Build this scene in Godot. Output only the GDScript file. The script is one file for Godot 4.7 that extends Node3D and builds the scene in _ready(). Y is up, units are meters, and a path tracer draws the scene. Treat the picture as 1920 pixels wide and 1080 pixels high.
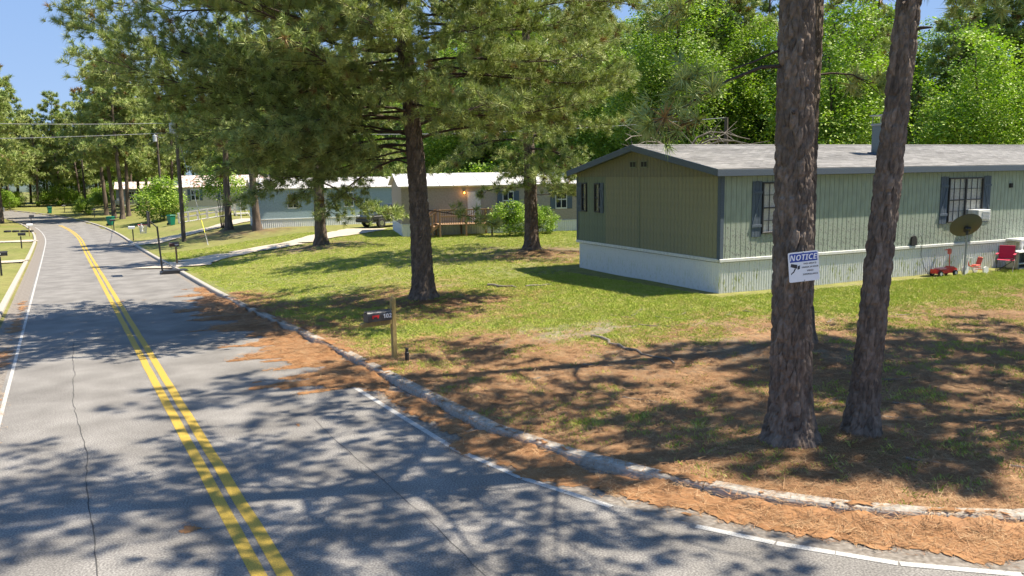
extends Node3D
# A residential street of mobile homes under pines. y is up, metres; the street runs along -z, the lots lie on +x.

class MB:
	var v := PackedVector3Array()
	var n := PackedVector3Array()
	var u := PackedVector2Array()
	var c := PackedColorArray()
	var i := PackedInt32Array()
	var col := Color(1, 1, 1)
	func tri(a: Vector3, b: Vector3, d: Vector3, ua := Vector2(), ub := Vector2(), ud := Vector2()) -> void:
		var nn := (d - a).cross(b - a).normalized()
		var k := v.size()
		v.append(a); v.append(b); v.append(d)
		n.append(nn); n.append(nn); n.append(nn)
		u.append(ua); u.append(ub); u.append(ud)
		c.append(col); c.append(col); c.append(col)
		i.append(k); i.append(k + 1); i.append(k + 2)
	# corners clockwise as seen from outside; a is top left
	func quad(a: Vector3, b: Vector3, d: Vector3, e: Vector3, r := Rect2(0, 0, -1, -1)) -> void:
		if r.size.x < 0.0:
			r = Rect2(0, 0, a.distance_to(b), a.distance_to(e))
		var p := r.position
		var q := r.end
		tri(a, b, d, p, Vector2(q.x, p.y), q)
		tri(a, d, e, p, q, Vector2(p.x, q.y))
	func box(at: Vector3, s: Vector3, b := Basis(), uvr := Rect2(0, 0, -1, -1)) -> void:
		var x := b.x * s.x * 0.5
		var y := b.y * s.y * 0.5
		var z := b.z * s.z * 0.5
		quad(at - x + y + z, at + x + y + z, at + x - y + z, at - x - y + z, uvr)
		quad(at + x + y - z, at - x + y - z, at - x - y - z, at + x - y - z, uvr)
		quad(at + x + y + z, at + x + y - z, at + x - y - z, at + x - y + z, uvr)
		quad(at - x + y - z, at - x + y + z, at - x - y + z, at - x - y - z, uvr)
		quad(at - x + y - z, at + x + y - z, at + x + y + z, at - x + y + z)
		quad(at - x - y + z, at + x - y + z, at + x - y - z, at - x - y - z)
	# a box with chamfered edges
	func cbox(at: Vector3, s: Vector3, ch := 0.01, b := Basis()) -> void:
		var h := s * 0.5
		var m := Vector3(h.x - ch, h.y - ch, h.z - ch)
		var P := func(x: float, y: float, z: float) -> Vector3: return at + b.x * x + b.y * y + b.z * z
		for sg in [1.0, -1.0]:
			face(P.call(m.x * -sg, m.y, h.z * sg), P.call(m.x * sg, m.y, h.z * sg), P.call(m.x * sg, -m.y, h.z * sg), P.call(-m.x * sg, -m.y, h.z * sg))
			face(P.call(h.x * sg, m.y, m.z * sg), P.call(h.x * sg, m.y, -m.z * sg), P.call(h.x * sg, -m.y, -m.z * sg), P.call(h.x * sg, -m.y, m.z * sg))
			face(P.call(-m.x, h.y * sg, -m.z * sg), P.call(m.x, h.y * sg, -m.z * sg), P.call(m.x, h.y * sg, m.z * sg), P.call(-m.x, h.y * sg, m.z * sg))
		for a in [1.0, -1.0]:
			for d in [1.0, -1.0]:
				orient(P.call(-m.x, h.y * a, m.z * d), P.call(m.x, h.y * a, m.z * d), P.call(m.x, m.y * a, h.z * d), P.call(-m.x, m.y * a, h.z * d), at)
				orient(P.call(h.x * a, h.y * 0 - m.y, m.z * d), P.call(h.x * a, m.y, m.z * d), P.call(m.x * a, m.y, h.z * d), P.call(m.x * a, -m.y, h.z * d), at)
				orient(P.call(h.x * a, m.y * d, -m.z), P.call(h.x * a, m.y * d, m.z), P.call(m.x * a, h.y * d, m.z), P.call(m.x * a, h.y * d, -m.z), at)
				for f in [1.0, -1.0]:
					otri(P.call(h.x * a, m.y * d, m.z * f), P.call(m.x * a, h.y * d, m.z * f), P.call(m.x * a, m.y * d, h.z * f), at)
	func face(a: Vector3, b: Vector3, d: Vector3, e: Vector3) -> void:
		quad(a, b, d, e)
	func orient(a: Vector3, b: Vector3, d: Vector3, e: Vector3, inside: Vector3) -> void:
		if (d - a).cross(b - a).dot((a + d) * 0.5 - inside) >= 0.0:
			quad(a, b, d, e)
		else:
			quad(b, a, e, d)
	func otri(a: Vector3, b: Vector3, d: Vector3, inside: Vector3) -> void:
		if (d - a).cross(b - a).dot(a - inside) >= 0.0:
			tri(a, b, d)
		else:
			tri(a, d, b)
	func tube(pts: PackedVector3Array, rad: PackedFloat32Array, sides := 8, caps := true) -> void:
		var fwd := (pts[1] - pts[0]).normalized()
		var side := fwd.cross(Vector3.UP if absf(fwd.y) < 0.9 else Vector3.RIGHT).normalized()
		var base := v.size()
		var along := 0.0
		for k in pts.size():
			if k > 0:
				along += pts[k].distance_to(pts[k - 1])
			var t := (pts[mini(k + 1, pts.size() - 1)] - pts[maxi(k - 1, 0)]).normalized()
			side = (side - t * side.dot(t)).normalized()
			var up := side.cross(t)
			for s in sides + 1:
				var a := TAU * s / sides
				var d := side * cos(a) + up * sin(a)
				v.append(pts[k] + d * rad[k]); n.append(d); u.append(Vector2(float(s) / sides * TAU * rad[0], along)); c.append(col)
		for k in pts.size() - 1:
			for s in sides:
				var p := base + k * (sides + 1) + s
				var q := p + sides + 1
				i.append(p); i.append(p + 1); i.append(q)
				i.append(p + 1); i.append(q + 1); i.append(q)
		if caps:
			for e in [0, pts.size() - 1]:
				for s in range(1, sides - 1):
					var p0 := base + int(e) * (sides + 1)
					if e == 0:
						tri(v[p0], v[p0 + s + 1], v[p0 + s])
					else:
						tri(v[p0], v[p0 + s], v[p0 + s + 1])
	func rod(a: Vector3, b: Vector3, r := 0.02, sides := 6, r2 := -1.0) -> void:
		tube(PackedVector3Array([a, b]), PackedFloat32Array([r, r if r2 < 0.0 else r2]), sides)
	# a shape turned round the y axis through at; prof holds (radius, height) from bottom to top
	func lathe(at: Vector3, prof: Array, sides := 16, b := Basis()) -> void:
		for k in prof.size() - 1:
			var p: Vector2 = prof[k]
			var q: Vector2 = prof[k + 1]
			for s in sides:
				var a0 := TAU * s / sides
				var a1 := TAU * (s + 1) / sides
				var d0 := b * Vector3(cos(a0), 0, sin(a0))
				var d1 := b * Vector3(cos(a1), 0, sin(a1))
				quad(at + d1 * q.x + b.y * q.y, at + d0 * q.x + b.y * q.y, at + d0 * p.x + b.y * p.y, at + d1 * p.x + b.y * p.y)
	# a closed outline in x-y (anticlockwise seen from +z) pushed out along z
	func prism(out: PackedVector2Array, z0: float, z1: float, xf := Transform3D()) -> void:
		var ids := Geometry2D.triangulate_polygon(out)
		for k in range(0, ids.size(), 3):
			var a := out[ids[k]]
			var b := out[ids[k + 1]]
			var d := out[ids[k + 2]]
			if (b - a).cross(d - a) < 0.0:
				var s := b
				b = d
				d = s
			tri(xf * Vector3(a.x, a.y, z1), xf * Vector3(d.x, d.y, z1), xf * Vector3(b.x, b.y, z1))
			tri(xf * Vector3(a.x, a.y, z0), xf * Vector3(b.x, b.y, z0), xf * Vector3(d.x, d.y, z0))
		for k in out.size():
			var a := out[k]
			var b := out[(k + 1) % out.size()]
			quad(xf * Vector3(a.x, a.y, z1), xf * Vector3(b.x, b.y, z1), xf * Vector3(b.x, b.y, z0), xf * Vector3(a.x, a.y, z0))
	func mesh() -> ArrayMesh:
		var a := []
		a.resize(Mesh.ARRAY_MAX)
		a[Mesh.ARRAY_VERTEX] = v
		a[Mesh.ARRAY_NORMAL] = n
		a[Mesh.ARRAY_TEX_UV] = u
		a[Mesh.ARRAY_COLOR] = c
		a[Mesh.ARRAY_INDEX] = i
		var m := ArrayMesh.new()
		m.add_surface_from_arrays(Mesh.PRIMITIVE_TRIANGLES, a)
		return m

# many small faces: needles and leaves
class Leaves:
	var v := PackedVector3Array()
	var c := PackedColorArray()
	func add(t: PackedVector3Array, xf: Transform3D, col: Color) -> void:
		v.append_array(xf * t)
		var k := PackedColorArray()
		k.resize(t.size())
		k.fill(col)
		c.append_array(k)
	func mesh() -> ArrayMesh:
		var a := []
		a.resize(Mesh.ARRAY_MAX)
		a[Mesh.ARRAY_VERTEX] = v
		a[Mesh.ARRAY_COLOR] = c
		var m := ArrayMesh.new()
		m.add_surface_from_arrays(Mesh.PRIMITIVE_TRIANGLES, a)
		return m

var rng := RandomNumberGenerator.new()
var M := {}
var taken := {}
var n1 := FastNoiseLite.new()
var n2 := FastNoiseLite.new()
var plates := FastNoiseLite.new()
var cells := FastNoiseLite.new()

func lin(r: float, g: float, b: float) -> Color:
	return Color(r, g, b).linear_to_srgb()

func ntex(sd: int, freq: float, a: Color, b: Color, size := 512, type := FastNoiseLite.TYPE_SIMPLEX_SMOOTH, oct := 4, mid := -1.0) -> NoiseTexture2D:
	var f := FastNoiseLite.new()
	f.seed = sd
	f.noise_type = type
	f.frequency = freq
	f.fractal_octaves = oct
	var t := NoiseTexture2D.new()
	t.noise = f
	t.width = size
	t.height = size
	t.seamless = true
	var g := Gradient.new()
	g.set_color(0, a)
	g.set_color(1, b)
	if mid > 0.0:
		g.set_offset(0, mid - 0.12)
		g.set_offset(1, mid + 0.12)
	t.color_ramp = g
	return t

# a material; with tex it is laid on by triplanar mapping, scale in repeats per metre
func mk(key: String, col: Color, rough := 0.8, tex: Texture2D = null, sc := Vector3(1, 1, 1), bump := 0.0, metal := 0.0) -> StandardMaterial3D:
	var m := StandardMaterial3D.new()
	m.resource_name = key
	m.albedo_color = col
	m.roughness = rough
	m.metallic = metal
	if tex:
		m.albedo_texture = tex
		m.uv1_triplanar = true
		m.uv1_scale = sc
		if bump > 0.0:
			m.heightmap_enabled = true
			m.heightmap_texture = tex
			m.heightmap_scale = bump
	M[key] = m
	return m

func numbered(s: String) -> String:
	taken[s] = taken.get(s, -1) + 1
	return s if taken[s] == 0 else "%s_%03d" % [s, taken[s]]

func thing(called: String, label: String, category: String, at := Vector3.ZERO, turn := 0.0, group := "") -> Node3D:
	var o := Node3D.new()
	o.name = numbered(called)
	add_child(o)
	o.position = at
	o.rotation.y = turn
	o.set_meta("label", label)
	o.set_meta("category", category)
	if group:
		o.set_meta("group", group)
	return o

func part(called: String, m: Mesh, mat: Material, parent: Node3D, at := Vector3.ZERO, b := Basis()) -> MeshInstance3D:
	var o := MeshInstance3D.new()
	o.name = called
	o.mesh = m
	o.material_override = mat
	parent.add_child(o, true)
	o.transform = Transform3D(b, at)
	return o

func single(called: String, m: Mesh, mat: Material, label: String, category: String, at := Vector3.ZERO, turn := 0.0, group := "") -> MeshInstance3D:
	var o := part(numbered(called), m, mat, self, at, Basis(Vector3.UP, turn))
	o.set_meta("label", label)
	o.set_meta("category", category)
	if group:
		o.set_meta("group", group)
	return o

func struct(called: String, m: Mesh, mat: Material) -> MeshInstance3D:
	var o := part(called, m, mat, self)
	o.set_meta("kind", "structure")
	return o

func copy(o: Node3D, at: Vector3, turn: float, label: String, group := "", s := 1.0) -> Node3D:
	var r: Node3D = o.duplicate()
	r.name = numbered(String(o.name).rstrip("0123456789").rstrip("_"))
	add_child(r)
	r.transform = Transform3D(Basis(Vector3.UP, turn).scaled(Vector3(s, s, s)), at)
	r.set_meta("label", label)
	if group:
		r.set_meta("group", group)
	return r

func text(parent: Node3D, s: String, size: float, at: Vector3, b: Basis, mat: Material, bold := true, called := "lettering") -> MeshInstance3D:
	var t := TextMesh.new()
	t.text = s
	var f := SystemFont.new()
	f.font_names = PackedStringArray(["Droid Sans"])
	f.font_weight = 700 if bold else 400
	t.font = f
	t.font_size = 48
	t.pixel_size = size / 48.0
	t.depth = 0.002
	t.curve_step = 1.0
	return part(called, t, mat, parent, at, b)

# ---------------------------------------------------------------- terrain
func sm(a: float, b: float, x: float) -> float:
	return smoothstep(a, b, x)

func fall(d: float) -> float:          # the street runs downhill away from the corner, then levels off
	if d <= 0.0:
		return 0.0
	d /= 0.95
	if d < 6.0:
		return -0.022 * d * d / 12.0
	if d < 60.0:
		return -0.022 * (d - 3.0)
	if d < 100.0:
		var t := d - 60.0
		return -0.022 * 57.0 - 0.022 * (t - t * t / 80.0)
	return -0.022 * 77.0

func land(x: float, z: float) -> float:
	return fall(-z) * (1.0 - 0.75 * sm(5.0, 16.0, x))

func middle(d: float) -> float:        # centre of the street
	return 1.82 - maxf(0.0, d - 80.0) ** 2 / 680.0

var kerb_r := PackedVector2Array()     # (x, z) of the kerb's face, from far to near
var edge_r := PackedVector2Array()     # outer edge of the white line
var kerb_l := PackedVector2Array()
var mounds := []                       # Vector3(x, z, radius) of the straw mounds round the pines

func setup_lines() -> void:
	for d in range(250, 30, -6):
		kerb_r.append(Vector2(middle(d) + 3.22, -d))
		edge_r.append(Vector2(middle(d) + 2.98, -d))
	for p in [[5.1, -28], [5.3, -23], [5.45, -18.5], [5.48, -14], [5.52, -10.8], [5.82, -9.2], [6.28, -7.75], [6.85, -6.6], [7.42, -5.78], [8.05, -5.12], [8.73, -4.62], [9.8, -4.15], [11.5, -3.8], [15, -3.58], [40, -3.5], [90, -3.5]]:
		kerb_r.append(Vector2(p[0], p[1]))
	for p in [[4.8, -28], [4.8, -23], [4.8, -18.5], [4.8, -14], [4.82, -10.4], [5.05, -8.85], [5.45, -7.45], [5.9, -6.52], [6.3, -5.75], [6.95, -4.8], [7.72, -4.05], [8.9, -3.35], [10.6, -2.9], [14, -2.7], [40, -2.6], [90, -2.6]]:
		edge_r.append(Vector2(p[0], p[1]))
	for d in range(250, 0, -6):
		kerb_l.append(Vector2(middle(d) - 3.72, -d))
	kerb_l.append(Vector2(-1.9, 3))
	kerb_l.append(Vector2(-1.9, 40))

func off_kerb(x: float, z: float) -> float:   # distance outside the right kerb (negative: on the street side)
	if z < -31.0:
		return x - (middle(-z) + 3.22)
	if x > 42.0:
		return -3.5 - z
	var best := 1e9
	var sgn := 1.0
	var p := Vector2(x, z)
	for k in range(36, kerb_r.size() - 1):
		var a := kerb_r[k]
		var b := kerb_r[k + 1]
		var ab := b - a
		var t := clampf((p - a).dot(ab) / ab.length_squared(), 0.0, 1.0)
		var q := p - (a + ab * t)
		var l := q.length_squared()
		if l < best:
			best = l
			sgn = 1.0 if ab.cross(q) < 0.0 else -1.0
	return sqrt(best) * sgn

func mound(x: float, z: float) -> float:
	var y := 0.0
	for m in mounds:
		var r2: float = ((x - m.x) ** 2 + (z - m.y) ** 2) / (m.z * m.z)
		if r2 < 9.0:
			y += 0.16 * m.z * exp(-r2)
	return y

func lawn(x: float, z: float) -> float:       # the height one stands at
	var y := land(x, z)
	var o := off_kerb(x, z)
	var l := (middle(-z) - 3.72) - x if z < 3.0 else -1.9 - x
	if o > 0.0:
		return y + 0.1 + mound(x, z) + 0.05 * n1.get_noise_2d(x * 9.0, z * 9.0) * minf(1.0, o)
	if l > 0.0:
		return y + 0.1 + 0.04 * n1.get_noise_2d(x * 9.0, z * 9.0) * minf(1.0, l)
	return y

func on(x: float, z: float) -> Vector3:
	return Vector3(x, lawn(x, z), z)

# how much straw and bare sand lies at a place, each 0 to 1
func straw_at(x: float, z: float) -> float:
	var a := 0.6 * n1.get_noise_2d(x * 22.0, z * 22.0) + 0.5 * n2.get_noise_2d(x * 60.0, z * 60.0)
	var edge := -14.5 - 4.5 * (1.0 - sm(8.0, 13.0, x))
	var s := sm(edge - 2.5, edge + 3.0, z) * 1.2 - 0.15
	s *= 1.0 - 0.5 * sm(19.0, 30.0, x)
	for m in mounds:
		var r: float = sqrt((x - m.x) ** 2 + (z - m.y) ** 2) / m.z
		if r < 5.0:
			s = maxf(s, 1.25 - 0.25 * r)
	var o := x - 5.4
	if z < -9.0 and z > -32.0 and x > 4.0:
		s = maxf(s, 1.1 - o * 0.4 - 0.3 * sm(-24.0, -32.0, z))
	return clampf(s + a * 0.9 - 0.12, 0.0, 1.0)

func sand_at(x: float, z: float) -> float:
	var v := n1.get_noise_2d(x * 16.0 + 300.0, z * 30.0) + 0.35 * n2.get_noise_2d(x * 55.0, z * 70.0)
	var w := sm(-19.0, -15.5, z) * (1.0 - sm(-10.5, -8.0, z)) * (1.0 - sm(12.0, 17.0, x))
	return sm(0.03, 0.2, v) * maxf(w, 0.2)

# ---------------------------------------------------------------- materials
func leafmat(key: String, rough: float, back: Color) -> void:
	var m := mk(key, Color(1, 1, 1), rough)
	m.vertex_color_use_as_albedo = true
	m.backlight_enabled = true
	m.backlight = back
	m.metallic_specular = 0.4

func make_materials() -> void:
	leafmat("needles", 0.5, Color(0.5, 0.55, 0.3))
	leafmat("leaf", 0.5, Color(0.7, 0.8, 0.35))
	leafmat("blades", 0.6, Color(0.4, 0.5, 0.2))
	leafmat("straw", 0.75, Color(0.1, 0.08, 0.05))
	var b := mk("bark", Color(1, 1, 1), 0.95, ntex(5, 0.02, Color(0.62, 0.6, 0.58), Color(1, 1, 1), 512, FastNoiseLite.TYPE_SIMPLEX_SMOOTH, 5), Vector3(1.7, 0.8, 1.7), 1.2)
	b.vertex_color_use_as_albedo = true
	var lb := mk("limb_bark", lin(0.10, 0.075, 0.058), 0.95, ntex(6, 0.03, Color(0.55, 0.5, 0.47), Color(1, 1, 1)), Vector3(2.5, 2.5, 2.5), 0.6)
	lb.vertex_color_use_as_albedo = true
	mk("deadwood", lin(0.30, 0.27, 0.23), 0.95, ntex(7, 0.03, Color(0.5, 0.48, 0.45), Color(1, 1, 1)), Vector3(3, 3, 3), 0.5)
	# ground
	var g := mk("soil", Color(1, 1, 1), 0.95, ntex(11, 0.035, Color(0.6, 0.6, 0.58), Color(1, 1, 1), 1024, FastNoiseLite.TYPE_SIMPLEX_SMOOTH, 6), Vector3(0.5, 0.5, 0.5), 1.5)
	g.uv1_world_triplanar = true
	g.vertex_color_use_as_albedo = true
	g.detail_enabled = true
	g.detail_blend_mode = BaseMaterial3D.BLEND_MODE_MUL
	g.detail_albedo = ntex(12, 0.012, Color(0.78, 0.78, 0.74), Color(1, 1, 1), 1024, FastNoiseLite.TYPE_SIMPLEX_SMOOTH, 5)
	g.detail_uv_layer = BaseMaterial3D.DETAIL_UV_2
	g.uv2_triplanar = true
	g.uv2_world_triplanar = true
	g.uv2_scale = Vector3(0.13, 0.13, 0.13)
	var a := mk("asphalt", lin(0.42, 0.40, 0.37), 0.9, ntex(21, 0.07, Color(0.5, 0.5, 0.5), Color(1, 1, 1), 1024, FastNoiseLite.TYPE_SIMPLEX_SMOOTH, 5), Vector3(0.45, 0.45, 0.45), 0.35)
	a.uv1_world_triplanar = true
	a.detail_enabled = true
	a.detail_blend_mode = BaseMaterial3D.BLEND_MODE_MUL
	a.detail_albedo = ntex(22, 0.008, Color(0.76, 0.755, 0.75), Color(1, 1, 1), 1024, FastNoiseLite.TYPE_SIMPLEX_SMOOTH, 5)
	a.detail_uv_layer = BaseMaterial3D.DETAIL_UV_2
	a.uv2_triplanar = true
	a.uv2_world_triplanar = true
	a.uv2_scale = Vector3(0.09, 0.09, 0.09)
	mk("concrete", lin(0.46, 0.43, 0.38), 0.9, ntex(23, 0.03, Color(0.72, 0.71, 0.69), Color(1, 1, 1), 512, FastNoiseLite.TYPE_SIMPLEX_SMOOTH, 5), Vector3(0.8, 0.8, 0.8), 0.4).uv1_world_triplanar = true
	mk("gutter", lin(0.30, 0.27, 0.235), 0.92, ntex(24, 0.03, Color(0.6, 0.58, 0.55), Color(1, 1, 1), 512, FastNoiseLite.TYPE_SIMPLEX_SMOOTH, 5), Vector3(0.7, 0.7, 0.7), 0.4).uv1_world_triplanar = true
	mk("yellow_paint", lin(0.62, 0.42, 0.06), 0.75, ntex(25, 0.09, Color(0.66, 0.66, 0.64), Color(1, 1, 1), 512, FastNoiseLite.TYPE_SIMPLEX_SMOOTH, 4), Vector3(0.9, 0.9, 0.9), 0.2).uv1_world_triplanar = true
	mk("white_paint", lin(0.62, 0.61, 0.58), 0.75, ntex(26, 0.09, Color(0.6, 0.6, 0.6), Color(1, 1, 1), 512, FastNoiseLite.TYPE_SIMPLEX_SMOOTH, 4), Vector3(0.9, 0.9, 0.9), 0.2).uv1_world_triplanar = true
	mk("crack", lin(0.06, 0.058, 0.055), 0.95)
	mk("sand", lin(0.60, 0.53, 0.43), 0.95, ntex(27, 0.03, Color(0.7, 0.68, 0.65), Color(1, 1, 1), 512, FastNoiseLite.TYPE_SIMPLEX_SMOOTH, 6), Vector3(0.6, 0.6, 0.6), 1.0).uv1_world_triplanar = true
	# buildings
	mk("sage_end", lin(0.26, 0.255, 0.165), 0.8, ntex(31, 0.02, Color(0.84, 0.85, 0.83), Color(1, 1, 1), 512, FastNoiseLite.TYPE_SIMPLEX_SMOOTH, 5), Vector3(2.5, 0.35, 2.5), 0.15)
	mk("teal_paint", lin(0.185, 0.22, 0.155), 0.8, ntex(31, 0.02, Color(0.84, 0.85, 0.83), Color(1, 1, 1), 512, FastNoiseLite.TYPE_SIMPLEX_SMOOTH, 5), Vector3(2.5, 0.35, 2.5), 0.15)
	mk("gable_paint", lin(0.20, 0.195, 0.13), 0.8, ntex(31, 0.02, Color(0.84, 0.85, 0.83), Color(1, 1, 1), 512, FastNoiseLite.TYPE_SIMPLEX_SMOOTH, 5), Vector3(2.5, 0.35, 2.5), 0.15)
	mk("slate_trim", lin(0.10, 0.135, 0.175), 0.7, ntex(32, 0.03, Color(0.75, 0.76, 0.78), Color(1, 1, 1)), Vector3(1.5, 1.5, 1.5), 0.1)
	mk("sheathing", lin(0.05, 0.05, 0.045), 0.9)
	var sh := mk("shingle", Color(1, 1, 1), 0.95, ntex(33, 0.12, Color(0.7, 0.7, 0.7), Color(1, 1, 1)), Vector3(1.2, 1.2, 1.2), 0.2)
	sh.vertex_color_use_as_albedo = true
	mk("white_trim", lin(0.72, 0.73, 0.71), 0.55, ntex(34, 0.02, Color(0.86, 0.86, 0.84), Color(1, 1, 1)), Vector3(0.7, 0.7, 0.7))
	mk("black_frame", lin(0.03, 0.03, 0.032), 0.5)
	mk("blind", lin(0.62, 0.62, 0.58), 0.8, ntex(35, 0.02, Color(0.8, 0.8, 0.78), Color(1, 1, 1)), Vector3(1, 1, 1))
	mk("dark_room", lin(0.02, 0.02, 0.02), 0.9)
	var gl := mk("glass", Color(0.85, 0.9, 0.9, 0.12), 0.04)
	gl.transparency = BaseMaterial3D.TRANSPARENCY_ALPHA
	mk("beige_wall", lin(0.38, 0.33, 0.27), 0.75, ntex(36, 0.02, Color(0.86, 0.86, 0.85), Color(1, 1, 1)), Vector3(0.6, 0.6, 0.6))
	mk("blue_wall", lin(0.33, 0.44, 0.48), 0.75, ntex(36, 0.02, Color(0.86, 0.86, 0.85), Color(1, 1, 1)), Vector3(0.6, 0.6, 0.6))
	mk("cream_wall", lin(0.58, 0.53, 0.42), 0.75, ntex(36, 0.02, Color(0.86, 0.86, 0.85), Color(1, 1, 1)), Vector3(0.6, 0.6, 0.6))
	mk("grey_wall", lin(0.30, 0.33, 0.37), 0.75, ntex(36, 0.02, Color(0.86, 0.86, 0.85), Color(1, 1, 1)), Vector3(0.6, 0.6, 0.6))
	mk("white_metal", lin(0.74, 0.73, 0.72), 0.4, ntex(37, 0.012, Color(0.84, 0.82, 0.8), Color(1, 1, 1)), Vector3(0.4, 0.4, 0.4), 0.0, 0.1)
	mk("rusty_metal", lin(0.62, 0.58, 0.55), 0.6, ntex(38, 0.012, Color(0.74, 0.56, 0.47), Color(1, 1, 1), 512, FastNoiseLite.TYPE_SIMPLEX_SMOOTH, 5, 0.42), Vector3(0.3, 0.3, 0.3))
	mk("treated_wood", lin(0.42, 0.33, 0.13), 0.8, ntex(41, 0.02, Color(0.74, 0.7, 0.62), Color(1, 1, 1)), Vector3(5, 0.7, 5), 0.1)
	mk("deck_wood", lin(0.36, 0.23, 0.13), 0.85, ntex(42, 0.02, Color(0.65, 0.6, 0.55), Color(1, 1, 1)), Vector3(3, 1, 3), 0.1)
	mk("grey_wood", lin(0.27, 0.23, 0.19), 0.9, ntex(43, 0.02, Color(0.6, 0.57, 0.53), Color(1, 1, 1)), Vector3(4, 0.5, 4), 0.3)
	mk("pole_wood", lin(0.15, 0.125, 0.10), 0.9, ntex(44, 0.03, Color(0.6, 0.57, 0.53), Color(1, 1, 1)), Vector3(4, 0.3, 4), 0.3)
	# small things
	mk("black_plastic", lin(0.02, 0.02, 0.022), 0.45)
	mk("box_steel", lin(0.10, 0.10, 0.105), 0.38, ntex(45, 0.02, Color(0.8, 0.8, 0.8), Color(1, 1, 1)), Vector3(4, 4, 4), 0.0, 0.5)
	mk("maroon_steel", lin(0.06, 0.025, 0.025), 0.4)
	mk("white_steel", lin(0.7, 0.7, 0.68), 0.4)
	mk("galvanised", lin(0.36, 0.38, 0.39), 0.45, ntex(46, 0.03, Color(0.8, 0.8, 0.8), Color(1, 1, 1)), Vector3(3, 3, 3), 0.0, 0.6)
	mk("flue", lin(0.17, 0.22, 0.24), 0.5, ntex(46, 0.03, Color(0.75, 0.75, 0.75), Color(1, 1, 1)), Vector3(2, 2, 2), 0.0, 0.3)
	mk("red_plastic", lin(0.62, 0.03, 0.03), 0.4)
	mk("coral_plastic", lin(0.62, 0.12, 0.09), 0.4)
	mk("pink_plastic", lin(0.72, 0.27, 0.27), 0.45)
	mk("crimson_cloth", lin(0.42, 0.02, 0.06), 0.85)
	mk("blue_plastic", lin(0.02, 0.12, 0.5), 0.4)
	mk("purple_plastic", lin(0.22, 0.04, 0.42), 0.45)
	mk("green_bin", lin(0.0, 0.16, 0.10), 0.45)
	mk("brown_bin", lin(0.16, 0.09, 0.05), 0.6)
	mk("rubber", lin(0.02, 0.02, 0.02), 0.8)
	mk("tank_grey", lin(0.42, 0.45, 0.47), 0.5)
	mk("wire", lin(0.33, 0.33, 0.33), 0.5)
	mk("dish_grey", lin(0.075, 0.075, 0.068), 0.55)
	mk("sign_white", lin(0.78, 0.79, 0.8), 0.35)
	mk("sign_blue", lin(0.02, 0.06, 0.32), 0.35)
	mk("sign_black", lin(0.02, 0.02, 0.025), 0.4)
	mk("letter_white", lin(0.82, 0.82, 0.82), 0.4)
	mk("car_dark", lin(0.012, 0.014, 0.018), 0.25).clearcoat_enabled = true
	mk("car_silver", lin(0.42, 0.45, 0.48), 0.3, null, Vector3.ONE, 0.0, 0.4).clearcoat_enabled = true
	mk("chrome", lin(0.6, 0.6, 0.6), 0.2, null, Vector3.ONE, 0.0, 0.9)
	mk("car_glass", lin(0.02, 0.025, 0.03), 0.05)
	mk("yellow_plastic", lin(0.7, 0.62, 0.03), 0.5)
	mk("sun_wood", lin(0.42, 0.40, 0.36), 0.9)
	M.flaked = StandardMaterial3D.new()
	M.flaked.resource_name = "flaked_sage_paint"
	M.flaked.roughness = 0.85
	M.flaked.albedo_texture = flaked_paint()
	M.mildew = StandardMaterial3D.new()
	M.mildew.resource_name = "mildewed_vinyl"
	M.mildew.roughness = 0.6
	M.mildew.albedo_texture = mildew(1.0)
	M.clean_vinyl = StandardMaterial3D.new()
	M.clean_vinyl.resource_name = "vinyl"
	M.clean_vinyl.roughness = 0.6
	M.clean_vinyl.albedo_texture = mildew(0.25)

# sage paint flaking off the lower half of the wall, as on the photograph; v runs down the wall
func flaked_paint() -> ImageTexture:
	var im := Image.create(512, 512, false, Image.FORMAT_RGB8)
	var f := FastNoiseLite.new()
	f.seed = 8
	f.frequency = 0.035
	f.fractal_octaves = 4
	var p := FastNoiseLite.new()
	p.seed = 9
	p.frequency = 0.006
	for y in 512:
		for x in 512:
			var fl := f.get_noise_2d(x * 2.4, y * 0.8)
			var chance := 0.62 - 0.5 * sm(0.45, 0.72, y / 512.0 + 0.16 * p.get_noise_2d(x, y))
			var c := Color(0.29, 0.345, 0.275)
			c = c * (1.0 + 0.22 * p.get_noise_2d(x * 3.0, y * 1.2 + 900.0))
			if fl > chance:
				c = Color(0.42, 0.44, 0.40)
				if fl > chance + 0.17:
					c = Color(0.10, 0.105, 0.095)
			im.set_pixel(x, y, c.linear_to_srgb())
	return ImageTexture.create_from_image(im)

# white vinyl skirting with green algae and brown splash streaks
func mildew(much: float) -> ImageTexture:
	var im := Image.create(512, 256, false, Image.FORMAT_RGB8)
	var f := FastNoiseLite.new()
	f.seed = 18
	f.frequency = 0.02
	for y in 256:
		for x in 512:
			var st := f.get_noise_2d(x * 1.6, y * 0.35) + 0.35 * f.get_noise_2d(x * 4.0, y * 2.0 + 400.0)
			var v := y / 256.0
			var g := sm(0.12, 0.42, st) * sm(0.18, 0.45, v + 0.2 * f.get_noise_2d(x * 2.0, 700.0)) * (1.0 - sm(0.75, 0.95, v)) * much
			var d := sm(0.25, 0.5, f.get_noise_2d(x * 3.0 + 999.0, y * 1.2)) * 0.35
			var c := Color(0.70, 0.715, 0.70).lerp(Color(0.33, 0.37, 0.10), g * 0.85).lerp(Color(0.42, 0.40, 0.35), d)
			im.set_pixel(x, y, c.linear_to_srgb())
	return ImageTexture.create_from_image(im)

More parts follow.
